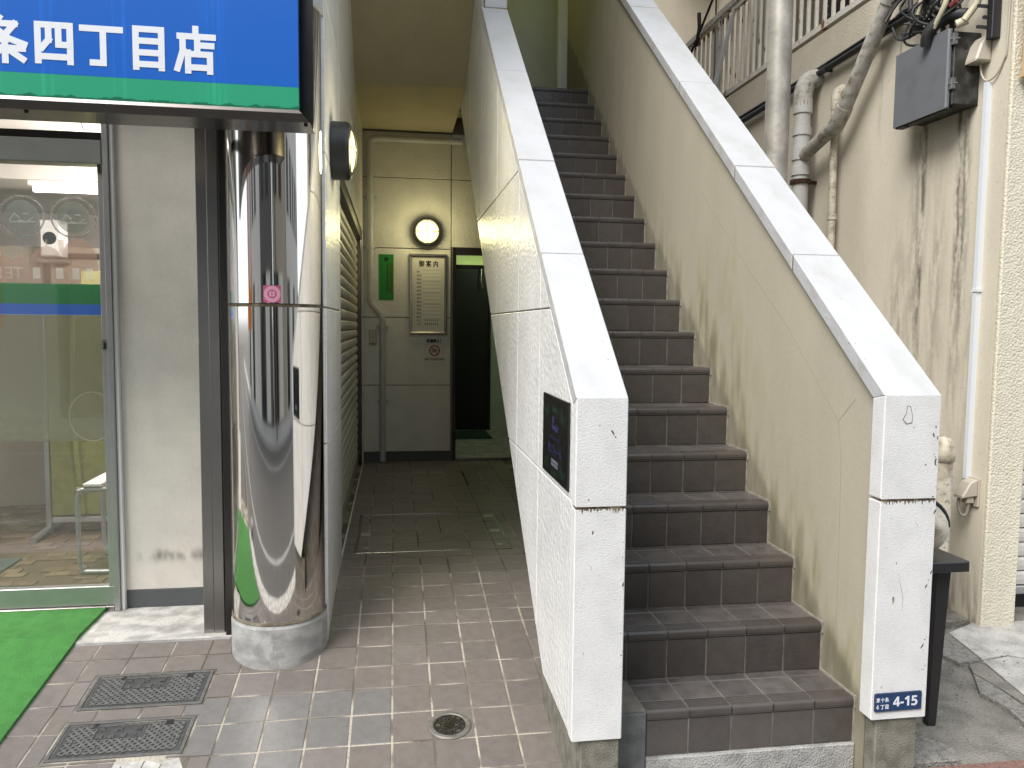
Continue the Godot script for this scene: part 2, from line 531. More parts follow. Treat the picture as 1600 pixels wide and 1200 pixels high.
func make_materials() -> void:
	var mott := tex(noise_img([[3, 0.006, 4, [0.0, 0.5, 1.0], [gray(0.94), gray(0.975), gray(1.0)]], [4, 0.06, 3, [0.0, 0.5, 1.0], [gray(0.965), gray(0.99), gray(1.0)]]]))
	var dirt := tex(noise_img([[11, 0.008, 5, [0.0, 0.3, 0.55, 1.0], [Color(0.92, 0.91, 0.88), Color(0.965, 0.96, 0.95), gray(1.0), gray(0.995)]], [12, 0.05, 4, [0.0, 0.055, 0.085, 1.0], [Color(0.45, 0.43, 0.40), Color(0.72, 0.70, 0.67), gray(1.0), gray(1.0)]]]))
	var grime := tex(noise_img([[13, 0.010, 5, [0.0, 0.3, 0.5, 1.0], [Color(0.50, 0.47, 0.42), Color(0.80, 0.78, 0.74), gray(0.97), gray(1.0)]], [14, 0.05, 4, [0.0, 0.22, 0.30, 1.0], [Color(0.45, 0.43, 0.40), Color(0.75, 0.73, 0.70), gray(1.0), gray(1.0)]]]))
	var conc := tex(noise_img([[21, 0.009, 5, [0.0, 0.4, 0.6, 1.0], [gray(0.74), gray(0.87), gray(0.94), gray(1.0)]], [22, 0.12, 3, [0.0, 0.5, 1.0], [gray(0.82), gray(0.96), gray(1.0)]]]))
	var smear := tex(noise_img([[24, 0.007, 5, [0.0, 0.35, 0.55, 0.7, 1.0], [gray(0.72), gray(0.84), gray(0.92), gray(1.0), gray(0.97)]], [25, 0.05, 4, [0.0, 0.3, 0.6, 1.0], [gray(0.86), gray(0.96), gray(1.0), gray(0.98)]]]))
	var moss := tex(noise_img([[31, 0.012, 5, [0.0, 0.35, 0.5, 0.65, 1.0], [Color(0.40, 0.37, 0.30), Color(0.55, 0.52, 0.44), Color(0.68, 0.65, 0.58), Color(0.85, 0.83, 0.78), Color(1, 1, 0.97)]], [32, 0.1, 3, [0.0, 0.5, 1.0], [gray(0.6), gray(0.92), gray(1.0)]]]))
	var grain := tex(noise_img([[41, 0.09, 2, [0.0, 0.42, 0.58, 1.0], [gray(0.45), gray(0.72), gray(0.9), gray(1.0)]], [42, 0.012, 4, [0.0, 0.5, 1.0], [gray(0.7), gray(0.9), gray(1.0)]]]))
	var clay := tex(noise_img([[51, 0.012, 4, [0.0, 0.5, 1.0], [Color(0.90, 0.89, 0.88), Color(0.96, 0.955, 0.95), gray(1.0)]], [52, 0.11, 3, [0.0, 0.15, 0.5, 1.0], [gray(0.72), gray(0.92), gray(0.97), gray(1.0)]]]))
	var grout_t := tex(noise_img([[61, 0.005, 3, [0.0, 0.38, 0.58, 1.0], [Color(0.48, 0.455, 0.43), Color(0.60, 0.575, 0.545), Color(0.89, 0.87, 0.83), Color(1.0, 0.98, 0.94)]], [62, 0.1, 2, [0.0, 0.5, 1.0], [gray(0.75), gray(0.95), gray(1.0)]]]))
	var carpet := tex(noise_img([[71, 0.15, 2, [0.0, 0.5, 1.0], [gray(0.6), gray(0.88), gray(1.0)]], [72, 0.006, 3, [0.0, 0.4, 0.6, 1.0], [gray(0.9), gray(0.95), gray(1.0), gray(0.97)]]]))
	var orange_peel := noise_normal(81, 0.055, 3, 5.0)
	var weave := noise_normal(85, 0.16, 2, 4.0)
	var stucco := noise_normal(82, 0.035, 3, 11.0)
	var fine := noise_normal(83, 0.11, 3, 5.0)
	var tile_n := noise_normal(84, 0.03, 3, 3.0)
	M.tile_n = tile_n
	M.floor_tile = []
	for c in [[0.185, 0.166, 0.154], [0.171, 0.154, 0.143], [0.197, 0.178, 0.166], [0.178, 0.163, 0.150], [0.190, 0.168, 0.156]]:
		M.floor_tile.append(mat(lin(c[0], c[1], c[2]), 0.42, 0, clay, 0.33, tile_n, 0.25))
	M.blue_tile = mat(lin(0.182, 0.178, 0.175), 0.4, 0, clay, 0.33, tile_n, 0.25)
	M.skylit_tread_tile = []
	var tread_mottle := tex(noise_img([[55, 0.009, 4, [0.0, 0.4, 0.6, 1.0], [gray(0.80), gray(0.90), gray(0.97), gray(1.0)]], [56, 0.1, 3, [0.0, 0.12, 0.5, 1.0], [gray(0.75), gray(0.93), gray(0.97), gray(1.0)]]]))
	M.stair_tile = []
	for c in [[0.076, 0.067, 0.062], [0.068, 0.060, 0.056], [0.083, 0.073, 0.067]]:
		M.skylit_tread_tile.append(mat(lin(c[0] * 1.62, c[1] * 1.66, c[2] * 1.68), 0.36, 0, tread_mottle, 0.5, tile_n, 0.3))  # same tile as the risers, paler: light from above put into the colour
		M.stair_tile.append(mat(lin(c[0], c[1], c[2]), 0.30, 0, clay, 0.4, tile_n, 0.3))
	M.grout = mat(lin(0.56, 0.535, 0.49), 0.9, 0, grout_t, 0.8)
	M.dark_grout = mat(lin(0.21, 0.19, 0.165), 0.9, 0, conc, 0.5)
	M.passage_grout = mat(lin(0.42, 0.385, 0.33), 0.9, 0, grout_t, 0.9)
	M.white_stone = mat(lin(0.455, 0.463, 0.475), 0.42, 0, dirt, 0.9, orange_peel, 0.15)
	M.white_stone_lifted = mat(lin(0.70, 0.70, 0.695), 0.5, 0, mott, 0.55, weave, 0.25)  # same stone, paler on upright faces: light put into the colour
	M.panel = mat(lin(0.80, 0.80, 0.795), 0.24, 0, mott, 0.9, orange_peel, 0.30)
	M.shaded_panel = mat(lin(0.72, 0.70, 0.61), 0.3, 0, mott, 0.9, orange_peel, 0.25)  # panel copy toned down, the passage shade put into its colour
	M.seam = mat(lin(0.30, 0.26, 0.20), 0.9, 0, moss, 0.3)
	M.crack = mat(lin(0.30, 0.27, 0.20), 0.9)
	M.caulk = mat(lin(0.42, 0.39, 0.33), 0.8, 0, moss, 0.5)
	M.plaster = mat(lin(0.45, 0.41, 0.31), 0.85, 0, mott, 0.7, fine, 0.6)
	M.beige = mat(lin(0.56, 0.51, 0.41), 0.85, 0, mott, 1.1, fine, 0.2)
	M.rough_beige = mat(lin(0.64, 0.60, 0.48), 0.85, 0, mott, 0.3, stucco, 0.7)
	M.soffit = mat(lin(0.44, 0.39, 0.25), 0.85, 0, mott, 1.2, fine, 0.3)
	M.concrete = mat(lin(0.42, 0.415, 0.40), 0.85, 0, conc, 0.6, fine, 0.6)
	M.cement = mat(lin(0.60, 0.585, 0.55), 0.75, 0, smear, 0.55)
	M.concrete_foot = mat(lin(0.44, 0.44, 0.425), 0.7, 0, smear, 0.35)
	M.joint = mat(lin(0.20, 0.185, 0.15), 0.9)
	M.mortar = mat(lin(0.16, 0.165, 0.165), 0.85, 0, conc, 0.35, fine, 0.5)
	M.mossy = mat(lin(0.24, 0.225, 0.185), 0.9, 0, conc, 0.4, fine, 0.7)
	M.asphalt = mat(lin(0.23, 0.215, 0.20), 0.85, 0, grain, 0.5, fine, 0.8)
	M.aggregate = mat(lin(0.44, 0.42, 0.38), 0.9, 0, grain, 0.22, stucco, 1.4)
	M.slab = mat(lin(0.52, 0.505, 0.475), 0.85, 0, conc, 0.8, fine, 0.5)
	M.dark_slab = mat(lin(0.25, 0.235, 0.205), 0.9, 0, conc, 0.8, fine, 0.9)
	M.granite = mat(lin(0.36, 0.20, 0.16), 0.6, 0, grain, 0.12, fine, 0.5)
	M.white_line = mat(lin(0.72, 0.72, 0.69), 0.8, 0, grain, 0.7)
	M.mirror_steel = mat(lin(0.68, 0.655, 0.62), 0.05, 1.0, null, 1.6, noise_normal(86, 0.012, 2, 1.0), 0.05)
	M.steel = mat(lin(0.44, 0.42, 0.40), 0.26, 1.0, mott, 0.5)
	M.dark_steel = mat(lin(0.13, 0.12, 0.115), 0.25, 1.0, mott, 0.5)
	M.alu = mat(lin(0.50, 0.50, 0.49), 0.38, 0.85, mott, 0.7)
	M.gray_frame = mat(lin(0.24, 0.25, 0.235), 0.45, 0.25, mott, 0.8)
	M.white_trim = mat(lin(0.74, 0.74, 0.74), 0.5)
	M.lam = mat(lin(0.70, 0.665, 0.60), 0.55, 0, mott, 0.8)
	M.kick = mat(lin(0.085, 0.092, 0.098), 0.5, 0, mott, 0.5)
	M.black = mat(lin(0.012, 0.012, 0.013), 0.45)
	M.black_metal = mat(lin(0.022, 0.022, 0.024), 0.4, 0, mott, 0.4)
	M.cable = mat(lin(0.018, 0.018, 0.02), 0.55)
	M.cream = mat(lin(0.46, 0.43, 0.30), 0.5)
	M.pvc = mat(lin(0.47, 0.47, 0.45), 0.5, 0, dirt, 0.5)
	M.dirty_pvc = mat(lin(0.44, 0.425, 0.39), 0.6, 0, grime, 0.35)
	M.cream_pipe = mat(lin(0.58, 0.54, 0.44), 0.55, 0, grime, 0.8)
	M.rust = mat(lin(0.10, 0.045, 0.025), 0.9, 0, moss, 0.2)
	M.rail_paint = mat(lin(0.64, 0.61, 0.55), 0.6, 0, tex(noise_img([[91, 0.012, 4, [0.0, 0.16, 0.24, 1.0], [Color(0.30, 0.17, 0.08), Color(0.62, 0.45, 0.28), gray(0.97), gray(1.0)]]])), 0.8)
	M.pole = mat(lin(0.43, 0.405, 0.36), 0.45, 0.3, smear, 0.9)
	M.box_gray = mat(lin(0.13, 0.14, 0.155), 0.5, 0, dirt, 0.8)
	M.box_side = mat(lin(0.075, 0.075, 0.075), 0.55, 0, moss, 0.6)
	M.plastic_beige = mat(lin(0.42, 0.38, 0.31), 0.45)
	M.plastic_white = mat(lin(0.62, 0.66, 0.70), 0.4)
	M.wood = mat(lin(0.55, 0.38, 0.22), 0.6, 0, mott, 0.3)
	M.slat = mat(lin(0.66, 0.635, 0.55), 0.45, 0, mott, 0.8)
	M.slat_white = mat(lin(0.62, 0.60, 0.55), 0.5, 0, mott, 0.8)
	M.green_mat = mat(lin(0.085, 0.34, 0.07), 0.95, 0, carpet, 0.3, fine, 1.5)
	M.dark_green = mat(lin(0.02, 0.07, 0.045), 0.95, 0, carpet, 0.2)
	M.iron = mat(lin(0.085, 0.087, 0.088), 0.7, 0.1, conc, 0.15, fine, 0.5)
	M.iron_worn = mat(lin(0.165, 0.165, 0.16), 0.6, 0.15, conc, 0.12)
	M.drain_rim = mat(lin(0.24, 0.225, 0.20), 0.5, 0.3, conc, 0.2)
	M.filler = mat(lin(0.36, 0.335, 0.28), 0.85, 0, conc, 0.3)
	M.iron_mid = mat(lin(0.115, 0.115, 0.113), 0.65, 0.1, conc, 0.15)
	M.patch = mat(lin(0.66, 0.65, 0.61), 0.85, 0, conc, 0.25, fine, 0.8)
	M.brown_floor = mat(lin(0.16, 0.10, 0.065), 0.6, 0, carpet, 0.5)
	M.tan_floor = mat(lin(0.25, 0.175, 0.11), 0.6, 0, carpet, 0.5)
	M.mid_floor = mat(lin(0.20, 0.13, 0.085), 0.6, 0, carpet, 0.5)
	M.inner_white = mat(lin(0.68, 0.65, 0.62), 0.7, 0, mott, 1.2)
	M.olive = mat(lin(0.30, 0.30, 0.09), 0.75, 0, carpet, 0.3)
	M.lit_wall = mat(lin(0.60, 0.64, 0.56), 0.6, 0, mott, 1.0)
	M.hall_green = mat(lin(0.36, 0.375, 0.24), 0.35, 0, mott, 1.4)
	M.lens = glow(Color(1.0, 0.95, 0.60), 0.95)
	M.transom = glow(Color(0.62, 0.72, 0.42), 0.34)
	M.tube_light = glow(Color(1.0, 0.98, 0.96), 3.0)
	M.ink = mat(lin(0.02, 0.02, 0.022), 0.6)
	M.white_ink = mat(lin(0.62, 0.645, 0.68), 0.45)
	M.sign_blue = mat(lin(0.018, 0.135, 0.56), 0.22, 0, mott, 2.5)
	M.sign_green = mat(lin(0.035, 0.36, 0.20), 0.22, 0, mott, 2.5)
	M.plate_blue = mat(lin(0.012, 0.038, 0.11), 0.4)
	M.orange = mat(lin(0.75, 0.22, 0.04), 0.6)
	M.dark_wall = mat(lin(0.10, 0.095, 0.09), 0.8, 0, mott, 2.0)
	M.tan_wall = mat(lin(0.36, 0.31, 0.25), 0.8, 0, mott, 2.0)
	M.pale_wall = mat(lin(0.58, 0.56, 0.52), 0.8, 0, mott, 2.0)
	var g := StandardMaterial3D.new()
	g.albedo_color = Color(0.90, 0.97, 0.93, 0.03)
	g.transparency = BaseMaterial3D.TRANSPARENCY_ALPHA
	g.roughness = 0.02
	M.glass = g
	var dg := StandardMaterial3D.new()
	dg.albedo_color = lin(0.02, 0.022, 0.025)
	dg.roughness = 0.05
	M.dark_glass = dg

# ---------------------------------------------------------------- ground, tiles
var col_x := []

func tile_mesh(w: float, h: float) -> ArrayMesh:
	var key := "tile %.3f %.3f" % [w, h]
	if not cache.has(key):
		cache[key] = prism(rect(-w / 2, -h / 2, w / 2, h / 2), Vector3(0, -0.008, 0), X, -Z, Y, 0.008, 0.0018)
	return cache[key]

# tiles of one field: xs ascending, zs descending (towards -z), cut around the holes (polygons in x, -z)
func lay_tiles(parent: Node, xs: Array, zs: Array, height: Callable, joint: float, holes: Array, pick: Callable, skip: Callable) -> void:
	for i in xs.size() - 1:
		for j in zs.size() - 1:
			var x0: float = xs[i] + joint
			var x1: float = xs[i + 1] - joint
			var d0: float = -zs[j] + joint
			var d1: float = -zs[j + 1] - joint
			var c := Vector2((x0 + x1) / 2, (d0 + d1) / 2)
			if skip.call(c):
				continue
			var h0: float = height.call(-d0)
			var h1: float = height.call(-d1)
			var ang := atan2(h1 - h0, d1 - d0)
			var basis := Basis(X, ang + rng.randf_range(-0.004, 0.004)) * Basis(Z, rng.randf_range(-0.004, 0.004))
			var place := Transform3D(basis, Vector3(c.x, (h0 + h1) / 2 + rng.randf_range(-0.0008, 0.0008), -c.y))
			var polys := [rect(x0, d0, x1, d1)]
			var cut := false
			for hole in holes:
				var next := []
				for p in polys:
					if Geometry2D.intersect_polygons(p, hole).size() > 0:
						cut = true
						next.append_array(Geometry2D.clip_polygons(p, hole))
					else:
						next.append(p)
				polys = next
			var m: Material = pick.call(c)
			if not cut:
				part(parent, "tile", tile_mesh(x1 - x0, (d1 - d0) / cos(ang)), m, place)
			else:
				for p in polys:
					var area := 0.0
					for k in p.size():
						area += p[k].cross(p[(k + 1) % p.size()])
					if absf(area) < 0.0024:
						continue
					var q := PackedVector2Array()
					for v in p:
						q.append((v - c) * Vector2(1, 1.0 / cos(ang)))
					part(parent, "tile", prism(q, Vector3(0, -0.008, 0), X, -Z, Y, 0.008, 0.0), m, place)

func make_ground() -> void:
	# carriageway and the far ground: one sheet
	struct("road", box(Vector3(-60, -0.30, 60), Vector3(60, -0.075, -1.95)), M.asphalt)
	struct("ground", box(Vector3(-60, -0.40, -1.95), Vector3(60, -0.12, -60)), M.asphalt)
	var st := begin()
	add_box(st, Vector3(-30, -0.074, -1.05), Vector3(30, -0.071, -1.17))
	struct("edge_line", done(st), M.white_line)
	struct("edge_line", box(Vector3(-30, -0.074, 2.35), Vector3(30, -0.071, 2.47)), M.white_line)
	# granite edging along the street, stone by stone
	var kerb := struct("granite_edging", box(Vector3(-9, -0.12, -1.95), Vector3(9, -0.055, -2.2)), M.dark_grout)
	for k in 14:
		var x0 := -3.2 + k * 0.45
		if x0 > 1.5:
			part(kerb, "kerb_stone", box(Vector3(x0 + 0.004, -0.055, -1.955), Vector3(x0 + 0.446, 0.038, -2.325), 0.004), M.granite)
		else:
			part(kerb, "kerb_stone", box(Vector3(x0 + 0.004, -0.055, -1.955), Vector3(x0 + 0.446, -0.022, -2.222), 0.004), M.cement)
	# sloping apron of square tiles
	for k in range(-8, 9):
		col_x.append(-0.162 + (0.1565 if k < 0 else 0.1525) * k)
	var zs := [-2.225, -2.385, -2.545, -2.708, -2.879, -3.045, -3.202, -3.358, -3.521, -3.644, -3.786, -3.910, -4.045]
	var slope := PackedVector2Array([Vector2(2.2, -0.2), Vector2(2.2, -0.0215), Vector2(4.045, 0.2276), Vector2(4.045, -0.2)])
	var ap := struct("tiled_apron", prism(slope, X * -0.715, -Z, Y, X, 2.3), M.grout)
	part(ap, "grout_bed", prism(PackedVector2Array([Vector2(2.2, -0.2), Vector2(2.2, -0.0215), Vector2(3.49, 0.1526), Vector2(3.49, -0.2)]), X * -4.0, -Z, Y, X, 3.284), M.grout)
	var holes := [rect(-1.195, 2.722, -0.725, 2.945), rect(-1.195, 3.005, -0.725, 3.245), polar(Vector2(0.203, 2.783), 0.083, 0.083, 20), polar(Vector2(-0.497, 3.42), 0.206, 0.206, 28), rect(-0.95, 2.55, -0.70, 2.715), rect(-4, 3.50, -0.715, 4.2)]
	var blue := func(c: Vector2) -> bool: return (c.x > -0.8 and c.x < 0.0 and c.y > 2.72 and c.y < 3.04) or (c.x > -0.66 and c.x < -0.3 and c.y < 2.75 and c.y > 2.5)
	var pick := func(c: Vector2) -> Material: return M.blue_tile if blue.call(c) else M.floor_tile[rng.randi() % 5]
	lay_tiles(ap, col_x.slice(0, 16), zs, apron_y, 0.0041, holes, pick, func(c: Vector2): return c.x > 0.56 and c.y < 2.7)
	# level passage floor
	var pz := [-4.045]
	while pz[-1] > -7.4:
		pz.append(pz[-1] - 0.152)
	var pf := struct("passage_floor", flat(PackedVector2Array([Vector2(-0.36, 4.0455), Vector2(1.6, 4.0455), Vector2(1.6, 7.6), Vector2(-0.36, 7.6)]), 0.0, 0.2276), M.passage_grout)
	var px := [-0.30]
	px.append_array(col_x.slice(8, 17))
	var ring := func(x0: float, d0: float, x1: float, d1: float) -> Array: return [rect(x0, d0, x1, d0 + 0.022), rect(x0, d1 - 0.022, x1, d1), rect(x0, d0, x0 + 0.022, d1), rect(x1 - 0.022, d0, x1, d1)]
	var ph: Array = ring.call(-0.235, 4.455, 0.70, 5.385)
	lay_tiles(pf, px, pz, apron_y, 0.0041, ph, func(_c): return M.floor_tile[rng.randi() % 5], func(c: Vector2): return c.y < 4.5 and c.x > 0.95)
	# two lift-out hatches let into the tiling
	for h in [[-0.235, 4.455, 0.70, 5.385, "steel-edged tiled floor hatch nearer the street, in the passage", true], [-0.08, 6.30, 0.62, 6.92, "smaller steel-edged floor hatch just before the far wall", false]]:
		var t := thing("floor_hatch", h[4], "hatch", Vector3((h[0] + h[2]) / 2, 0.235, -(h[1] + h[3]) / 2))
		var x0: float = h[0]
		var d0: float = h[1]
		var x1: float = h[2]
		var d1: float = h[3]
		for r in ring.call(x0 + 0.003, d0 + 0.003, x1 - 0.003, d1 - 0.003):
			part(t, "edge_bar", flat(grow_rect(r, -0.003), 0.220, 0.0115 + 0.0002 * rng.randf(), 0.001), M.steel)
		if h[5]:
			for c in [[x0 + 0.07, d0 + 0.1], [x0 + 0.07, d1 - 0.1], [x1 - 0.07, d0 + 0.1]]:
				part(t, "lifting_screw", lathe([Vector2(0.016, 0), Vector2(0.016, 0.003), Vector2(0, 0.003)], Vector3(c[0], 0.2305, -c[1]), 12), M.alu)
			for c in [[x0 + 0.055, d0 + 0.42], [x1 - 0.055, d0 + 0.42], [x1 - 0.055, d1 - 0.12]]:
				part(t, "handle_recess", box(Vector3(c[0] - 0.03, 0.2295, -c[1] - 0.03), Vector3(c[0] + 0.03, 0.2322, -c[1] + 0.03), 0.001), M.alu)
	# broken cement patch by the lower meter cover
	var bp := struct("cement_patch", prism(PackedVector2Array([Vector2(-1.02, 2.45), Vector2(-0.73, 2.44), Vector2(-0.715, 2.66), Vector2(-0.74, 2.712), Vector2(-0.80, 2.69), Vector2(-0.84, 2.708), Vector2(-0.99, 2.70), Vector2(-1.04, 2.62)]), Vector3(0, -0.330, 0), X, Vector3(0, 0.135, -1), Y, 0.012), M.patch)
	bp.set_meta("label", "broken whitish cement patch below the lower meter cover")
	var hair := begin()
	for c in [[-0.93, 2.6], [-0.86, 2.62], [-0.80, 2.6]]:
		add_prism(hair, PackedVector2Array([Vector2(c[0], c[1] - 0.1), Vector2(c[0] + 0.003, c[1] - 0.1), Vector2(c[0] + 0.012, c[1] + 0.085), Vector2(c[0] + 0.008, c[1] + 0.085)]), Vector3(0, -0.319, 0), X, Vector3(0, 0.135, -1), Y, 0.0016)
	part(bp, "crack", done(hair), M.seam)
	# green doormat before the shop door
	var gm := solo("green_mat", "bright green artificial turf mat before the sliding shop door", "mat", prism(PackedVector2Array([Vector2(2.3, -0.02), Vector2(3.5, 0.1555), Vector2(3.54, 0.165), Vector2(3.885, 0.168), Vector2(3.885, 0.184), Vector2(3.53, 0.181), Vector2(3.49, 0.170), Vector2(2.3, 0.004)]), X * -3.2, -Z, Y, X, 1.83), M.green_mat)
	gm.set_meta("group", "")
	gm.remove_meta("group")
	# cast iron meter covers
	meter_cover(-1.185, 3.012, -0.735, 3.238, "rectangular iron meter cover nearer the white shop wall")
	meter_cover(-1.185, 2.730, -0.735, 2.938, "rectangular iron meter cover beside the broken cement patch")
	floor_drain(Vector2(0.203, 2.783))

func grow_rect(r: PackedVector2Array, d: float) -> PackedVector2Array:
	return rect(r[0].x - d, r[0].y - d, r[2].x + d, r[2].y + d)

func meter_cover(x0: float, d0: float, x1: float, d1: float, label: String) -> void:
	var V := Vector3(0, 0.135, -1)
	var o := Vector3(0, -0.3136, 0)
	var up := Vector3(0, 1, 0.135).normalized()
	var t := thing("meter_cover", label, "cover", Vector3((x0 + x1) / 2, apron_y(-(d0 + d1) / 2), -(d0 + d1) / 2), "iron meter covers in the tiles")
	var fr := begin()
	for r in [rect(x0, d0, x1, d0 + 0.012), rect(x0, d1 - 0.012, x1, d1), rect(x0, d0 + 0.0121, x0 + 0.012, d1 - 0.0121), rect(x1 - 0.012, d0 + 0.0121, x1, d1 - 0.0121)]:
		add_prism(fr, r, o - up * 0.03, X, V, up, 0.0305, 0.001)
	part(t, "frame", done(fr), M.iron_worn)
	part(t, "surround", prism(rect(x0 - 0.014, d0 - 0.014, x1 + 0.014, d1 + 0.014), o - up * 0.03, X, V, up, 0.022), M.seam)
	var pl := part(t, "plate", prism(rect(x0 + 0.015, d0 + 0.015, x1 - 0.015, d1 - 0.015), o - up * 0.03, X, V, up, 0.0265, 0.001), M.iron)
	var inner := rect(x0 + 0.03, d0 + 0.026, x1 - 0.03, d1 - 0.026)
	var cx := (x0 + x1) / 2
	var words := rect(cx - 0.105, d1 - 0.106, cx + 0.068, d1 - 0.034)
	var la := begin()
	var k := 0
	for s in [-1, 1]:
		for i in range(-24, 25):
			var m := Vector2(cx + i * 0.0255, (d0 + d1) / 2)
			var d := Vector2(1, s).normalized()
			var bar := PackedVector2Array([m - d * 0.4 + d.orthogonal() * 0.0041, m + d * 0.4 + d.orthogonal() * 0.0041, m + d * 0.4 - d.orthogonal() * 0.0041, m - d * 0.4 - d.orthogonal() * 0.0041])
			for p in Geometry2D.intersect_polygons(bar, inner):
				for q in Geometry2D.clip_polygons(p, words):
					add_prism(la, q, o - up * 0.004, X, V, up, 0.0036 + 0.00004 * (k % 8))
					k += 1
	part(pl, "lattice", done(la), M.iron_worn)
	for q in 3:
		part(pl, "raised_letter", glyphs("水交旧"[q], o - up * 0.0036 + X * (cx - 0.10 + q * 0.062) + V * (d1 - 0.062), X, V, up, 0.026, 0.062, 0.0042, 0.003), M.iron_mid)
	for q in 4:
		part(pl, "raised_letter", glyphs("積載禁止"[q], o - up * 0.0036 + X * (cx - 0.10 + q * 0.040) + V * (d1 - 0.102), X, V, up, 0.026, 0.040, 0.0038, 0.003), M.iron_mid)
	part(pl, "lift_slot", prism(rect(x1 - 0.10, d1 - 0.045, x1 - 0.075, d1 - 0.018), o - up * 0.0036, X, V, up, 0.0045), M.black)
	part(pl, "lift_slot", prism(rect(x0 + 0.10, d1 - 0.04, x0 + 0.115, d1 - 0.018), o - up * 0.0036, X, V, up, 0.0045), M.black)

func floor_drain(c: Vector2) -> void:
	var up := Vector3(0, 1, 0.135).normalized()
	var p := Vector3(c.x, apron_y(-c.y) + 0.0042, -c.y)
	var t := thing("floor_drain", "round metal floor drain with star pattern grate in the tiles", "drain", p)
	part(t, "rim", lathe([Vector2(0.060, -0.012), Vector2(0.060, -0.002), Vector2(0.064, 0.001), Vector2(0.076, 0.001), Vector2(0.082, -0.003), Vector2(0.082, -0.012)], p, 32, up), M.drain_rim)
	var g := part(t, "grate", lathe([Vector2(0.0, -0.006), Vector2(0.0595, -0.006)], p, 32, up), M.black_metal)
	var st := begin()
	var V := Vector3(0, 0.135, -1)
	for i in 14:
		var a := TAU * i / 14 + 0.2
		for s in [-0.17, 0.17]:
			var q0 := Vector2(cos(a + s * 2.0), sin(a + s * 2.0)) * 0.022
			var q1 := Vector2(cos(a), sin(a)) * 0.054
			var n := (q1 - q0).normalized().orthogonal() * 0.0021
			add_prism(st, PackedVector2Array([q0 - n, q1 - n, q1 + n, q0 + n]), p - up * 0.006, X, V, up, 0.004 + 0.0001 * (i % 5) + 0.0002 * s)
	for i in 5:
		var y := -0.016 + i * 0.008
		add_prism(st, rect(-0.017, y, 0.017, y + 0.0035), p - up * 0.006, X, V, up, 0.0045)
	part(g, "star_ribs", done(st), M.steel)
	part(t, "outer_ring", lathe([Vector2(0.056, -0.006), Vector2(0.056, -0.001), Vector2(0.0595, -0.001)], p, 32, up), M.steel)

# ---------------------------------------------------------------- the building's mass round the openings
func make_building() -> void:
	var t := thing("building", "white building over the shop, passage and tiled stairs", "building", Vector3(-3, 0, -6))
	part(t, "upper_wall", box(Vector3(-8, 3.42, -3.46), Vector3(-0.30, 7.2, -3.75)), M.white_stone)
	part(t, "upper_wall", box(Vector3(-0.30, 5.55, -4.98), Vector3(1.765, 7.2, -5.2)), M.white_stone)
	part(t, "return_wall", box(Vector3(-0.50, 3.40, -3.751), Vector3(-0.302, 7.2, -4.979)), M.white_stone)
	part(t, "roof", box(Vector3(-8, 7.2, -3.46), Vector3(1.765, 7.4, -12)), M.concrete)
	part(t, "rear_wall", box(Vector3(-8, 0, -11.8), Vector3(1.765, 7.2, -12)), M.beige)
	part(t, "end_wall", box(Vector3(-8.2, 0, -3.46), Vector3(-8, 7.2, -12)), M.white_stone)
	part(t, "east_wall", box(Vector3(1.60, 4.0, -7.26), Vector3(1.765, 7.2, -12)), M.beige)
	part(t, "east_wall", box(Vector3(1.60, 0, -7.26), Vector3(1.765, 3.999, -12)), M.beige)
	part(t, "shop_front_lintel", box(Vector3(-8, 2.62, -3.90), Vector3(-0.70, 3.419, -4.1)), M.white_stone)
	part(t, "shop_soffit", box(Vector3(-8, 2.95, -3.46), Vector3(-0.70, 3.05, -3.899)), M.lam)
	# landing room at the head of the stairs
	part(t, "landing_ceiling", box(Vector3(-0.3, 5.2, -5.21), Vector3(1.60, 5.35, -7.6)), M.soffit)
	part(t, "landing_wall", box(Vector3(-0.3, 3.51, -7.26), Vector3(1.59, 5.2, -7.45)), M.hall_green)
	part(t, "landing_pier", box(Vector3(1.495, 3.51, -7.18), Vector3(1.586, 5.19, -7.255), 0.004), M.panel)
	part(t, "landing_side_wall", box(Vector3(-0.46, 3.4, -5.0), Vector3(-0.302, 5.5, -7.6)), M.soffit)
	# sloping underside of the upper flight and the landing slab above the passage
	part(t, "sloping_soffit", side(PackedVector2Array([Vector2(6.06, 3.37), Vector2(6.06, 3.57), Vector2(4.1, 5.06), Vector2(4.1, 4.86)]), -0.296, 0.842), M.soffit)
	part(t, "landing_slab", side(PackedVector2Array([Vector2(6.061, 3.37), Vector2(7.46, 3.37), Vector2(7.46, 3.49), Vector2(6.061, 3.49)]), -0.296, 0.842), M.soffit)
	# a sloping rail wall of the upper flight, seen dark through the stair opening
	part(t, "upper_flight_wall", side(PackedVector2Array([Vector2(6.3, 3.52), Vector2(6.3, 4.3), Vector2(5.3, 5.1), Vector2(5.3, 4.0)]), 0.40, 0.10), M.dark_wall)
	var lamp := thing("ceiling_lamp", "tube lamp under the landing ceiling at the head of the stairs", "lamp", Vector3(0.9, 5.19, -6.6))
	part(lamp, "housing", box(Vector3(0.55, 5.15, -6.55), Vector3(1.15, 5.198, -6.67), 0.004), M.white_trim)
	part(lamp, "tube", tube([Vector3(0.57, 5.13, -6.61), Vector3(1.13, 5.13, -6.61)], 0.014, 10), glow(Color(0.85, 1.0, 0.55), 1.2))
	var al := OmniLight3D.new()
	al.name = "lamp_light"
	lamp.add_child(al)
	al.position = Vector3(-0.05, -0.11, -0.01)
	al.light_color = Color(1.0, 1.0, 0.58)
	al.light_energy = 0.035
	al.light_size = 0.05
	al.omni_range = 6
	al.omni_attenuation = 2.0
	al.shadow_enabled = true

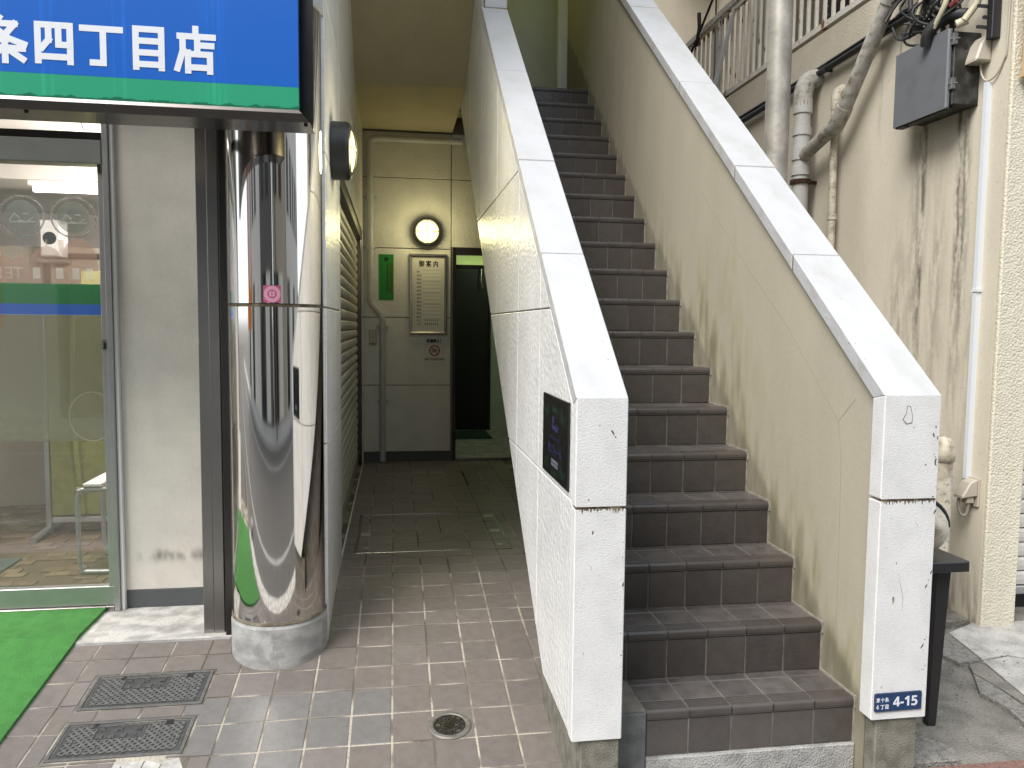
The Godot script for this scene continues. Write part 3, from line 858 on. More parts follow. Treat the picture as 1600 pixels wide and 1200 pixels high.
# ---------------------------------------------------------------- the stairs
func sy(i: int) -> float: return 0.274 + 0.1795 * (i - 1)
func sz(i: int) -> float: return -2.385 - 0.2203 * (i - 1)

func make_stairs() -> void:
	var t := thing("staircase", "steep flight of brown tiled steps between two white parapets", "stairs", Vector3(1.15, 0, -2.37))
	var body := PackedVector2Array([Vector2(-sz(1) + 0.0078, -0.05)])
	for i in range(1, 20):
		body.append(Vector2(-sz(i) + 0.0078, sy(i) - 0.0032))
		body.append(Vector2(-sz(i + 1) + 0.0078 if i < 19 else 7.26, sy(i) - 0.0032))
	body.append(Vector2(7.26, 3.3))
	body.append(Vector2(3.6, -0.05))
	part(t, "step_body", prism(body, X * 0.705, -Z, Y, X, 0.882), M.dark_grout)
	var xs := [0.708]
	for k in range(5, -1, -1):
		xs.append(1.5855 - 0.1512 * k)
	var strips := begin()
	for i in range(1, 20):
		for c in xs.size() - 1:
			if i == 1 and c == 0:
				continue
			var x0: float = xs[c] + 0.0030
			var x1: float = xs[c + 1] - 0.0030
			var w := x1 - x0
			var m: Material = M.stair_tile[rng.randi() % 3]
			var jig := rng.randf_range(-0.0006, 0.0006)
			# riser
			var low := 0.118 if i == 1 else sy(i - 1) + 0.004
			var rk := "riser %.3f %s" % [w, i == 1]
			if not cache.has(rk):
				cache[rk] = prism(rect(0, 0, w, sy(2) - 0.036 - (sy(1) + 0.004) if i > 1 else sy(1) - 0.036 - 0.118), Vector3.ZERO, X, Y, Z, 0.010, 0.0016)
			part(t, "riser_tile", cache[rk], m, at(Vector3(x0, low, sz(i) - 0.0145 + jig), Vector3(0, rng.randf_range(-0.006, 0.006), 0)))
			# nosing
			var nk := "nosing %.3f" % w
			if not cache.has(nk):
				var pr := PackedVector2Array([Vector2(0.066, -0.010), Vector2(0.012, -0.010), Vector2(0.012, -0.0335), Vector2(0.0035, -0.0335), Vector2(0.0012, -0.031), Vector2(0.0012, -0.026), Vector2(-0.001, -0.024)])
				for q in 8:
					var a := q * PI / 14.0
					pr.append(Vector2(0.0135 - 0.0145 * cos(a), -0.0145 + 0.0145 * sin(a)))
				for g in 4:
					var gx := 0.0205 + g * 0.0105
					pr.append_array([Vector2(gx, 0.0), Vector2(gx + 0.0012, -0.0018), Vector2(gx + 0.0034, -0.0018), Vector2(gx + 0.0046, 0.0)])
				pr.append(Vector2(0.066, 0.0))
				cache[nk] = prism(pr, Vector3.ZERO, -Z, Y, X, w)
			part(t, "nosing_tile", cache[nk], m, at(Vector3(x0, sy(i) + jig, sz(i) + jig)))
			# tread: visible only from the lower steps
			if i <= 8:
				var tk := "tread %.3f" % w
				if not cache.has(tk):
					cache[tk] = prism(rect(0, 0, w, 0.114), Vector3(0, -0.009, 0), X, -Z, Y, 0.008, 0.0014)
				part(t, "skylit_tread_tile", cache[tk], M.skylit_tread_tile[rng.randi() % 3], at(Vector3(x0, sy(i) - 0.0005 + jig, sz(i) - 0.0715)))
				add_prism(strips, rect(x0, -sz(i) + 0.191, x1, -sz(i) + 0.2255), Vector3(0, sy(i) - 0.009, 0), X, -Z, Y, 0.008 + jig, 0.0014)
	var sp := part(t, "cut_tile_strip", done(strips), M.skylit_tread_tile[1])
	stuff(sp)
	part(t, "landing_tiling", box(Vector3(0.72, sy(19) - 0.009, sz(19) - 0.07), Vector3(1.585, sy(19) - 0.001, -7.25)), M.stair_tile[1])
	part(t, "mortar_block", box(Vector3(0.712, -0.05, sz(1) + 0.006), Vector3(0.8285, sy(1) - 0.004, sz(2) - 0.006), 0.004), M.mortar)
	part(t, "concrete_footing", box(Vector3(0.831, -0.05, sz(1) + 0.008), Vector3(1.586, 0.112, sz(1) - 0.012), 0.003), M.concrete)
	part(t, "chipped_spot", prism(polar(Vector2(0, 0), 0.022, 0.006, 9), Vector3(0.87, sy(4) - 0.004, sz(4) - 0.004), X, Vector3(0, 0.7, -0.7), Vector3(0, 0.7, 0.7), 0.004), M.black, Transform3D(), "small dark chip in a nosing tile")
	# pale bead of filler where the steps meet the right-hand wall
	var bead := begin()
	for i in range(1, 20):
		add_box(bead, Vector3(1.581, sy(i) - 0.036, sz(i) + 0.006), Vector3(1.5885, sy(i) + 0.007, sz(i) - 0.004))
		add_box(bead, Vector3(1.581, (sy(i - 1) + 0.002) if i > 1 else 0.11, sz(i) - 0.003), Vector3(1.5885, sy(i) - 0.036, sz(i) - 0.0145))
		add_box(bead, Vector3(1.582, sy(i) - 0.003, sz(i) - 0.004), Vector3(1.5885, sy(i) + 0.006, sz(i + 1) - 0.006))
	part(t, "filler_bead", done(bead), M.filler)

# ---------------------------------------------------------------- parapets
func coping(t: Node, x0: float, x1: float, zj: Array, ytop: float, z0: float, th: float, m: Material) -> void:
	# the upright face stones, then one stone after another up the slope
	var dv := 0.066
	var yl := func(d: float) -> float: return ytop + SL * (d - z0)
	part(t, "face_stone", side(PackedVector2Array([Vector2(z0, 0.256), Vector2(z0 + th, 0.256), Vector2(z0 + th, 0.992), Vector2(z0, 0.992)]), x0, x1 - x0, 0.003, 0.003), M.white_stone_lifted)
	part(t, "face_stone", side(PackedVector2Array([Vector2(z0, 1.001), Vector2(z0 + th, 1.001), Vector2(z0 + th, yl.call(z0 + th) - dv), Vector2(z0, ytop)]), x0, x1 - x0, 0.003, 0.003), M.white_stone_lifted)
	for k in zj.size() - 1:
		var a: float = zj[k] + (0.0035 if k > 0 else 0.0)
		var b: float = zj[k + 1] - 0.0035
		var a2: float = a if k > 0 else z0 + th
		var lift := 0.0 if k % 2 == 0 else -0.0015
		if k > 0:
			var jz: float = zj[k]
			part(t, "joint_filler", side(PackedVector2Array([Vector2(jz - 0.0035, yl.call(jz) - 0.0075), Vector2(jz + 0.0035, yl.call(jz) - 0.002), Vector2(jz + 0.0035, yl.call(jz) - dv), Vector2(jz - 0.0035, yl.call(jz) - dv - 0.004)]), x0 + 0.001, x1 - x0 - 0.002), M.caulk)
		part(t, "coping_stone", side(PackedVector2Array([Vector2(a, yl.call(a) + lift), Vector2(b, yl.call(b) + lift), Vector2(b, yl.call(b) - dv), Vector2(a2, yl.call(a2) - dv)]), x0, x1 - x0, 0.003, 0.003), m)

func make_parapets() -> void:
	# left: panelled outside, stone coped
	var t := thing("parapet_wall", "white panelled stair parapet with the black plaque, between passage and steps", "parapet", Vector3(0.627, 0, -3.4), "white parapets of the stairs")
	coping(t, 0.545, 0.708, [2.265, 2.868, 3.435, 4.215, 4.978], 1.335, 2.265, 0.05, M.white_stone)
	part(t, "wall_core", side(PackedVector2Array([Vector2(2.318, 0.27), Vector2(2.752, 0.27), Vector2(4.975, 2.08), Vector2(4.975, 3.47), Vector2(2.318, 1.31)]), 0.565, 0.138), M.plaster)
	part(t, "pier", box(Vector3(0.548, 3.55, -4.981), Vector3(0.707, 5.5, -5.3), 0.003), M.white_stone)
	part(t, "wall_core", side(PackedVector2Array([Vector2(4.982, 2.09), Vector2(7.45, 4.1), Vector2(7.45, 4.4), Vector2(6.2, 4.4), Vector2(6.2, 5.2), Vector2(5.301, 5.2), Vector2(5.301, 3.549), Vector2(4.982, 3.549)]), 0.565, 0.138), M.soffit)
	var region_a := PackedVector2Array([Vector2(2.318, 0.256), Vector2(2.745, 0.256), Vector2(4.98, 2.077), Vector2(4.98, 3.478), Vector2(2.318, 1.308)])
	var region_b := PackedVector2Array([Vector2(4.98, 2.077), Vector2(7.45, 4.09), Vector2(7.45, 5.5), Vector2(4.98, 5.5)])
	var cols := [2.318, 2.891, 3.42, 4.18, 4.98, 5.75, 6.5, 7.45]
	var rows := [0.256, 1.009, 1.617, 2.243, 2.857, 3.47, 4.08, 4.7, 5.5]
	for i in cols.size() - 1:
		for j in rows.size() - 1:
			for reg in [region_a, region_b]:
				for p in Geometry2D.intersect_polygons(rect(cols[i], rows[j], cols[i + 1], rows[j + 1]), reg):
					var q := inset(p, 0.0028)
					var big := Geometry2D.offset_polygon(p, -0.004)
					if big.size() == 1:
						part(t, "panel", side(q, 0.5645, -0.0165 - rng.randf() * 0.0012, 0.0025), M.panel)
	part(t, "joint_backing", side(PackedVector2Array([Vector2(2.318, 0.27), Vector2(2.752, 0.27), Vector2(7.44, 4.1), Vector2(7.44, 5.4), Vector2(4.985, 5.4), Vector2(4.975, 3.46), Vector2(2.318, 1.30)]), 0.5649, -0.008), M.caulk)
	part(t, "joint_filler", box(Vector3(0.549, 0.9905, -2.2685), Vector3(0.704, 1.0025, -2.30)), M.seam)
	part(t, "footing", box(Vector3(0.578, -0.06, -2.274), Vector3(0.703, 0.2555, -2.95), 0.004), M.mossy)
	# right: plastered inside, stone coped
	var r := thing("parapet_wall", "white coped stair parapet with beige plaster inside, carrying the address plate", "parapet", Vector3(1.67, 0, -3.4), "white parapets of the stairs")
	coping(r, 1.564, 1.766, [2.265, 2.888, 3.451, 4.198, 5.158, 6.1, 7.2], 1.340, 2.265, 0.065, M.white_stone)
	part(r, "wall_core", side(PackedVector2Array([Vector2(2.332, -0.05), Vector2(7.25, -0.05), Vector2(7.25, 5.31), Vector2(2.332, 1.322)]), 1.592, 0.165), M.beige)
	var uvr := Rect2(2.3, 0, 5.0, 5.4)
	var pm := printed(stair_wall_image(), 0.85)
	part(r, "plaster_face", side(PackedVector2Array([Vector2(2.333, -0.02), Vector2(7.249, -0.02), Vector2(7.249, 5.309), Vector2(2.333, 1.321)]), 1.5915, -0.004, 0.0, 0.0, uvr), pm)
	part(r, "joint_filler", box(Vector3(1.568, 0.9905, -2.2685), Vector3(1.762, 1.0025, -2.30)), M.seam)
	part(r, "footing", box(Vector3(1.592, -0.06, -2.276), Vector3(1.745, 0.2555, -2.7), 0.005), M.mossy)
	# a hairline crack in the plaster and chips in the stone face
	var cr := begin()
	var path := [Vector2(2.52, 0.45), Vector2(2.525, 0.8), Vector2(2.535, 1.10), Vector2(2.56, 1.22), Vector2(2.72, 1.36), Vector2(2.95, 1.56), Vector2(3.35, 1.84), Vector2(3.9, 2.26)]
	for i in path.size() - 1:
		var a: Vector2 = path[i]
		var b: Vector2 = path[i + 1]
		var n := (b - a).normalized().orthogonal() * 0.0011
		add_prism(cr, PackedVector2Array([a - n, b - n, b + n, a + n]), X * 1.5874, -Z, Y, -X, 0.0006)
	var c2 := Vector2(2.56, 1.22)
	var c3 := Vector2(2.46, 1.31)
	add_prism(cr, PackedVector2Array([c2, c3, c3 + Vector2(0.002, 0.002), c2 + Vector2(0.002, 0.002)]), X * 1.5874, -Z, Y, -X, 0.0006)
	part(r, "hairline_crack", done(cr), M.crack)
	var chip := begin()
	var cp := [Vector2(1.628, 1.262), Vector2(1.643, 1.246), Vector2(1.663, 1.25), Vector2(1.664, 1.275), Vector2(1.655, 1.305), Vector2(1.643, 1.308), Vector2(1.640, 1.282)]
	add_prism(chip, PackedVector2Array(cp), Z * -2.266, X, Y, Z, 0.0018)
	part(r, "paint_chip", done(chip), M.caulk)
	var chip2 := begin()
	add_prism(chip2, inset(PackedVector2Array(cp), 0.0025), Z * -2.266, X, Y, Z, 0.0022)
	part(r, "paint_chip", done(chip2), M.white_stone_lifted)
	# worn, dirty spots along the outer edges
	for e in [[r, 1.755, 0.30, 1.30, 26, 0.012], [r, 1.60, 0.3, 1.3, 5, 0.03], [t, 0.70, 0.28, 0.98, 10, 0.006], [t, 0.63, 0.28, 1.3, 16, 0.07], [r, 1.67, 0.4, 1.3, 12, 0.09]]:
		var sp := begin()
		for k in e[4]:
			var x: float = e[1] + rng.randf_range(-e[5], minf(e[5], 0.007 if e[5] < 0.02 else e[5]))
			var y := rng.randf_range(e[2], e[3])
			var s := 0.0009 + 0.0042 * pow(rng.randf(), 3.0)
			var stretch := rng.randf_range(0.7, 3.5)
			var lean := rng.randf_range(-0.5, 0.5)
			var poly := PackedVector2Array()
			for a in 7:
				var v := Vector2(cos(a * TAU / 7), sin(a * TAU / 7) * stretch) * s * rng.randf_range(0.45, 1.1)
				poly.append(Vector2(x + v.y * lean, y) + v)
			add_prism(sp, poly, Z * -2.2652, X, Y, Z, 0.0004 + 0.00001 * k)
		var sn := part(e[0], "worn_spot", done(sp), M.kick if e[5] < 0.02 else M.caulk)
		stuff(sn)
	# long faint scratches on the faces
	for e in [[r, 1.66, 0.62, 0.02, 0.13], [r, 1.70, 0.9, 0.012, 0.03], [t, 0.60, 0.80, 0.02, 0.03]]:
		var sc := begin()
		add_prism(sc, PackedVector2Array([Vector2(e[1], e[2]), Vector2(e[1] + 0.0008, e[2] + e[4] * 0.4), Vector2(e[1] - e[3], e[2] + e[4]), Vector2(e[1] - 0.0004, e[2] + e[4] * 0.4)]), Z * -2.2652, X, Y, Z, 0.0006)
		part(e[0], "scratch", done(sc), M.caulk)
	# grime that has run from the joints
	for e in [[t, 0.55, 0.70], [r, 1.57, 1.76]]:
		var jr := begin()
		for k in 46:
			var x := rng.randf_range(e[1], e[2])
			var L := 0.002 + 0.012 * pow(rng.randf(), 2.0)
			var wd := rng.randf_range(0.0008, 0.003)
			add_prism(jr, PackedVector2Array([Vector2(x - wd, 0.993), Vector2(x + wd, 0.993), Vector2(x + wd * 0.3, 0.993 - L), Vector2(x - wd * 0.2, 0.993 - L)]), Z * -2.2652, X, Y, Z, 0.0005 + 0.00001 * k)
		stuff(part(e[0], "joint_grime", done(jr), M.seam))
	# address plate
	var p := thing("address_plate", "dark blue address plate with white numbers low on the white pillar", "sign", Vector3(1.66, 0.315, -2.263))
	var tilt := Basis(Z, 0.012)
	var ax := tilt * X
	var ay := tilt * Y
	var o := Vector3(1.574, 0.283, -2.2645)
	var body := begin()
	add_prism(body, rounded(0.0, 0.0, 0.172, 0.064, 0.006), o, ax, ay, Z, 0.0035, 0.0008)
	part(p, "plate", done(body), M.plate_blue)
	var rim := begin()
	for q in [rect(0.003, 0.0015, 0.169, 0.0028), rect(0.003, 0.0612, 0.169, 0.0625), rect(0.0015, 0.003, 0.0028, 0.061), rect(0.1692, 0.003, 0.1705, 0.061), rect(0.0535, 0.003, 0.0545, 0.061)]:
		add_prism(rim, q, o + Z * 0.0041, ax, ay, Z, 0.0008)
	part(p, "rim_line", done(rim), M.steel)
	part(p, "lettering", glyphs("東十条", o + Z * 0.0033 + ax * 0.0055 + ay * 0.034, ax, ay, Z, 0.0150, 0.0158, 0.00135, 0.0009), M.white_ink)
	part(p, "lettering", glyphs("4丁目", o + Z * 0.0033 + ax * 0.0055 + ay * 0.010, ax, ay, Z, 0.0155, 0.0158, 0.0017, 0.0009), M.white_ink)
	part(p, "lettering", latin("4-15", 0.033, 0.001, true), M.white_ink, Transform3D(tilt, o + Z * 0.0042 + ax * 0.112 + ay * 0.032))
	# black plaque on the passage side
	var img := Image.create_empty(480, 336, false, Image.FORMAT_RGBA8)
	img.fill(Color(0.035, 0.035, 0.04))
	var green := Color(0.10, 0.27, 0.20)
	var violet := Color(0.22, 0.24, 0.48)
	for c in [[70, 60, 1], [410, 60, -1], [70, 280, 1], [410, 280, -1]]:
		for k in 4:
			var cc := Vector2(c[0] + c[2] * k * 16, c[1] + (k % 2) * 10)
			ink_ring(img, cc, Vector2(26 - k * 4, 14 + k * 3), 4.0, green, 0.6 * k, 0.6 * k + 3.4)
	for c in [[240, 36], [240, 300]]:
		for k in 5:
			ink_ring(img, Vector2(c[0] + (k - 2) * 17, c[1] + absf(k - 2) * 5), Vector2(11, 16), 4.0, green, 0.4, 3.4)
		ink_line(img, Vector2(c[0] - 46, c[1] + 14), Vector2(c[0] + 46, c[1] + 14), 3.0, green)
	ink_ring(img, Vector2(212, 92), Vector2(9, 12), 8.0, violet)
	ink_text(img, "Avenue", Vector2(188, 104), Vector2(30, 34), 20, 5.0, violet)
	for k in 9:
		ink_line(img, Vector2(150 + k * 20, 168), Vector2(162 + k * 20, 168 + (k % 3) * 6), 5.0, violet.darkened(0.35))
		ink_line(img, Vector2(156 + k * 20, 160), Vector2(156 + k * 20, 178), 4.0, violet.darkened(0.35))
	ink_text(img, "サンフィール", Vector2(120, 196), Vector2(34, 46), 43, 5.0, violet)
	img.fill_rect(Rect2i(180, 258, 130, 30), Color(0.42, 0.44, 0.48))
	for k in 6:
		ink_line(img, Vector2(190 + k * 20, 266), Vector2(200 + k * 20, 280), 3.0, Color(0.15, 0.16, 0.25))
		ink_line(img, Vector2(188 + k * 20, 273), Vector2(204 + k * 20, 273), 3.0, Color(0.15, 0.16, 0.25))
	var plq := thing("plaque", "black glossy plaque with green scrolls and blue letters on the white panels", "sign", Vector3(0.545, 1.17, -2.56))
	part(plq, "board", side(rect(2.351, 1.030, 2.764, 1.312), 0.5465, -0.006, 0.0008, 0.0), M.black)
	# the face is its own print, reading left to right from the passage
	part(plq, "face", prism(rect(0, 0, 0.409, 0.278), Vector3(0.5403, 1.032, -2.762), Z, Y, -X, 0.0008, 0.0, 0.0, Rect2(0, 0, 0.409, 0.278)), printed(img, 0.28))

func rounded(x0: float, y0: float, x1: float, y1: float, r: float) -> PackedVector2Array:
	var p := PackedVector2Array()
	for c in [[x1 - r, y0 + r, -PI / 2], [x1 - r, y1 - r, 0.0], [x0 + r, y1 - r, PI / 2], [x0 + r, y0 + r, PI]]:
		for k in 4:
			var a: float = c[2] + k * PI / 6
			p.append(Vector2(c[0] + cos(a) * r, c[1] + sin(a) * r))
	return p

# plaster beside the steps: moss and grime creeping up from the treads
func stair_wall_image() -> Image:
	var w := 1024
	var h := 1024
	var img := Image.create_empty(w, h, false, Image.FORMAT_RGB8)
	var n := FastNoiseLite.new()
	n.seed = 5
	n.frequency = 0.0075
	n.fractal_octaves = 4
	var n2 := FastNoiseLite.new()
	n2.seed = 9
	n2.frequency = 0.032
	n2.fractal_octaves = 3
	var g := RandomNumberGenerator.new()
	g.seed = 4
	var base := Color(0.405, 0.372, 0.288)
	for py in h:
		for px in w:
			var d := 2.3 + 5.0 * px / w
			var y := 5.4 * (1.0 - float(py) / h)
			var line := 0.274 + SL * (d - 2.385) + 0.02
			var up := y - line
			if up < -0.5 or up > 1.6:
				continue
			var a := n.get_noise_2d(px * 2.0, py * 0.6)
			var b := n2.get_noise_2d(px * 1.6, py * 0.42)
			var c := base * (0.96 + 0.07 * a + g.randf_range(-0.045, 0.045))
			var reach := 0.16 + 0.20 * a + 0.10 * b
			if d > 3.3 and d < 3.95:
				reach += 0.24 * sin((d - 3.3) / 0.65 * PI) * (0.7 + 0.6 * a)
			var fall := clampf((5.4 - d) / 1.6, 0.25, 1)
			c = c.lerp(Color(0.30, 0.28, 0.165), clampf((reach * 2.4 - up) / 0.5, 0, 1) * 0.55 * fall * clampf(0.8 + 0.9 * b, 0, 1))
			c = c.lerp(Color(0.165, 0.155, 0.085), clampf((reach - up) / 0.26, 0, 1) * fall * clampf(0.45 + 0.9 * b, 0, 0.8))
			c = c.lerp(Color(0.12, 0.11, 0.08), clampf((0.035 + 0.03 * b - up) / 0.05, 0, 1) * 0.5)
			img.set_pixel(px, py, Color(c.r, c.g, c.b).linear_to_srgb())
	return img

# ---------------------------------------------------------------- the passage
func wall_lamp(c: Vector3, axis: Vector3, label: String) -> void:
	var t := thing("wall_lamp", label, "lamp", c, "round bulkhead lamps")
	part(t, "drum", lathe([Vector2(0, 0), Vector2(0.132, 0), Vector2(0.134, 0.004), Vector2(0.134, 0.070), Vector2(0.128, 0.086), Vector2(0.112, 0.094), Vector2(0.106, 0.090), Vector2(0.106, 0.075)], c, 40, axis), M.black_metal)
	var prof := []
	for k in 7:
		var a := PI / 2 * k / 6.0
		prof.append(Vector2(0.105 * cos(a), 0.078 + 0.030 * sin(a)))
	part(t, "lens", lathe(prof, c, 40, axis, false), M.lens)
	var s := axis.cross(Y).normalized()
	var bars := begin()
	for d in [s, Y]:
		var pts := []
		for k in 13:
			var a := PI * k / 12.0
			pts.append(c + d * 0.110 * cos(a) + axis * (0.084 + 0.030 * sin(a)))
		add_tube(bars, pts, 0.0042, 6)
	part(t, "guard_bars", done(bars), M.black_metal)
	var l := OmniLight3D.new()
	l.name = "lamp_light"
	t.add_child(l)
	l.position = axis * 0.20
	l.light_color = Color(1.0, 0.95, 0.72)
	l.light_energy = 0.08
	l.light_size = 0.1
	l.omni_range = 9
	l.omni_attenuation = 2.0
	l.shadow_enabled = true

func panel_wall(t: Node, xs: Array, ys: Array, make: Callable) -> void:
	for i in xs.size() - 1:
		for j in ys.size() - 1:
			part(t, "panel", make.call(inset(rect(xs[i], ys[j], xs[i + 1], ys[j + 1]), 0.004)), M.panel if xs[0] == 3.425 else M.shaded_panel)

func make_passage() -> void:
	# far wall
	var t := thing("far_wall", "dim panelled far wall of the passage with lamp, notices and doorway", "wall", Vector3(0.2, 0.235, -7.5))
	part(t, "backing", box(Vector3(-0.45, 0.2, -7.515), Vector3(0.575, 3.6, -7.62)), M.joint)
	part(t, "backing", box(Vector3(0.575, 2.262, -7.515), Vector3(1.595, 3.6, -7.62)), M.joint)
	part(t, "backing", box(Vector3(1.25, 0.2, -7.515), Vector3(1.595, 2.2615, -7.62)), M.joint)
	var mk := func(p: PackedVector2Array) -> ArrayMesh: return front(p, -7.514, 0.014, 0.002)
	panel_wall(t, [-0.296, 0.542], [0.325, 0.973, 1.624, 2.282, 2.942, 3.369], mk)
	panel_wall(t, [0.542, 1.0, 1.587], [2.300, 2.942, 3.369], mk)
	part(t, "plinth", box(Vector3(-0.296, 0.23, -7.50), Vector3(0.556, 0.322, -7.514)), M.kick)
	wall_lamp(Vector3(0.309, 2.437, -7.499), Z, "round lit bulkhead lamp above the directory board on the far wall")
	# doorway and what lies behind
	var d := thing("entrance", "dark entrance doorway at the end of the passage with lit transom", "doorway", Vector3(0.9, 0.25, -7.5))
	for b in [[0.558, 0.592, 0.235, 2.30], [1.215, 1.25, 0.235, 2.30]]:
		part(d, "frame_post", box(Vector3(b[0], b[2], -7.488), Vector3(b[1], b[3], -7.60), 0.003), M.dark_steel)
	part(d, "frame_head", box(Vector3(0.593, 2.232, -7.489), Vector3(1.214, 2.299, -7.599), 0.003), M.black_metal)
	part(d, "threshold", box(Vector3(0.593, 0.236, -7.487), Vector3(1.214, 0.262, -7.53), 0.002), M.alu)
	var v := thing("entrance_hall", "dim tiled entrance hall behind the doorway with pale green walls", "hall", Vector3(1.0, 0.25, -8.6))
	part(v, "wall", box(Vector3(0.40, 0.2, -7.621), Vector3(0.50, 2.6, -9.6)), M.lit_wall)
	part(v, "wall", box(Vector3(1.585, 0.2, -7.27), Vector3(1.599, 3.3, -9.6)), M.lit_wall)
	part(v, "wall", box(Vector3(0.501, 0.2, -9.6), Vector3(1.584, 2.6, -9.7)), M.lit_wall)
	part(v, "ceiling", box(Vector3(0.40, 2.601, -7.621), Vector3(1.6, 2.7, -9.7)), M.lit_wall)
	var fl := part(v, "hall_floor", box(Vector3(0.5, 0.2, -7.535), Vector3(1.584, 0.243, -9.599)), M.caulk)
	for i in 4:
		for j in 7:
			part(fl, "tile", box(Vector3(0.505 + i * 0.3, 0.243, -7.54 - j * 0.3), Vector3(minf(0.80 + i * 0.3, 1.583), 0.252, maxf(-7.835 - j * 0.3, -9.598)), 0.001), M.slab)
	# the inner door: its leaf stands almost black, light behind the glass above
	var dz := -9.58
	var idr := thing("inner_door", "near-black inner door under a glowing transom pane", "door", Vector3(0.98, 0.25, dz))
	part(idr, "leaf", box(Vector3(0.62, 0.255, dz), Vector3(1.155, 2.57, dz + 0.04), 0.003), M.black)
	part(idr, "jamb", box(Vector3(1.156, 0.255, dz), Vector3(1.185, 2.595, dz + 0.06), 0.003), M.dark_steel)
	part(idr, "door_closer", box(Vector3(1.02, 2.28, dz + 0.04), Vector3(1.16, 2.345, dz + 0.09), 0.006), M.steel)
	part(idr, "closer_arm", tube([Vector3(1.06, 2.29, dz + 0.10), Vector3(1.05, 2.12, dz + 0.13), Vector3(1.065, 2.02, dz + 0.12)], 0.010, 6), M.steel)
	part(d, "transom_bar", box(Vector3(0.593, 2.108, -7.53), Vector3(1.214, 2.142, -7.57), 0.002), M.black_metal)
	part(d, "transom_pane", box(Vector3(0.594, 2.143, -7.545), Vector3(1.213, 2.231, -7.551)), M.transom)
	solo("door_mat", "small dark green doormat inside the entrance hall", "mat", box(Vector3(0.62, 0.2525, -8.75), Vector3(1.12, 0.262, -9.45), 0.003), M.dark_green)
	var hl := thing("hall_lamp", "ceiling lamp of the entrance hall behind the doorway", "lamp", Vector3(1.3, 2.6, -8.6))
	part(hl, "shade", box(Vector3(1.2, 2.56, -8.5), Vector3(1.4, 2.599, -8.8), 0.005), glow(Color(0.9, 1.0, 0.8), 1.0))
	var al := OmniLight3D.new()
	al.name = "lamp_light"
	hl.add_child(al)
	al.position = Vector3(0, -0.12, -0.05)
	al.light_color = Color(0.95, 1.0, 0.85)
	al.light_energy = 0.05
	al.light_size = 0.1
	al.omni_range = 6
	al.omni_attenuation = 2.0
	al.shadow_enabled = true
	# downpipe hugging the far wall
	var zp := -7.46
	var pp := curve([Vector3(-0.224, 3.16, zp), Vector3(-0.222, 3.24, zp), Vector3(-0.19, 3.283, zp), Vector3(-0.12, 3.292, zp)], 5)
	pp.append(Vector3(0.64, 3.292, zp))
	pp.push_front(Vector3(-0.224, 1.84, zp))
	for q in [Vector3(-0.222, 1.79, zp), Vector3(-0.205, 1.745, zp), Vector3(-0.128, 1.655, zp), Vector3(-0.111, 1.61, zp), Vector3(-0.109, 1.55, zp), Vector3(-0.112, 0.24, zp)]:
		pp.push_front(q)
	var dp := thing("drainpipe", "white drainpipe with an offset bend on the passage's far wall", "pipe", Vector3(-0.11, 0.24, zp))
	part(dp, "pipe", tube(pp, 0.030, 14), M.pvc)
	for y in [0.82, 1.535, 2.28, 2.75]:
		var x := -0.111 if y < 1.7 else -0.224
		part(dp, "pipe_collar", lathe([Vector2(0.0305, -0.02), Vector2(0.036, -0.018), Vector2(0.036, 0.018), Vector2(0.0305, 0.02)], Vector3(x, y, zp), 16), M.pvc)
		part(dp, "bracket", box(Vector3(x - 0.06, y - 0.008, -7.5), Vector3(x + 0.06, y + 0.008, -7.485)), M.pvc)
	solo("switch_plate", "small grey box beside the drainpipe on the far wall", "switch box", box(Vector3(-0.236, 1.372, -7.499), Vector3(-0.168, 1.508, -7.46), 0.006), M.plastic_beige)
	# directory board
	var img := Image.create_empty(300, 660, false, Image.FORMAT_RGBA8)
	img.fill(Color(0.80, 0.79, 0.74))
	var blk := Color(0.06, 0.06, 0.06)
	ink_text(img, "御案内", Vector2(62, 36), Vector2(50, 54), 66, 7.0, blk)
	var rooms := ["506", "505", "503", "502", "405", "403", "402", "401", "304", "303", "302", "203", "201"]
	for k in 13:
		var y := 126 + k * 33
		ink_text(img, rooms[k], Vector2(44, y), Vector2(15, 15), 14, 3.2, Color(0.16, 0.16, 0.16))
		img.fill_rect(Rect2i(98, y - 6, 168, 24), Color(0.84, 0.83, 0.78))
		img.fill_rect(Rect2i(98, y + 18, 168, 2), Color(0.55, 0.54, 0.50))
		if k in [0, 3, 6, 9]:
			img.fill_rect(Rect2i(98, y - 6, 168, 3), Color(0.50, 0.49, 0.46))
	for row in [[555, 12, 0.3], [588, 16, 0.05]]:
		for k in 7:
			var x := 118 + k * 19
			ink_line(img, Vector2(x, row[0]), Vector2(x + 11, row[0]), 2.6, gray(row[2]))
			ink_line(img, Vector2(x + 5, row[0] - 6), Vector2(x + 5, row[0] + row[1] - 2), 3.0, gray(row[2]))
			ink_line(img, Vector2(x, row[0] + row[1] * 0.6), Vector2(x + 11, row[0] + row[1] * 0.6), 2.4, gray(row[2]))
	ink_text(img, "201", Vector2(44, 554), Vector2(15, 15), 14, 3.0, gray(0.3))
	ink_text(img, "101", Vector2(44, 586), Vector2(15, 15), 14, 3.0, gray(0.3))
	var bd := thing("directory_board", "framed white directory board of rooms below the round lamp", "notice board", Vector3(0.323, 1.85, -7.499))
	part(bd, "sheet", front(rect(0.170, 1.490, 0.476, 2.208), -7.499, 0.012, 0.0, Rect2(0.170, 1.490, 0.306, 0.718)), printed(img, 0.35))
	for q in [rect(0.146, 1.466, 0.500, 1.489), rect(0.146, 2.209, 0.500, 2.232), rect(0.146, 1.4895, 0.1695, 2.2085), rect(0.4765, 1.4895, 0.500, 2.2085)]:
		part(bd, "frame_bar", front(q, -7.499, 0.030, 0.005), M.steel)
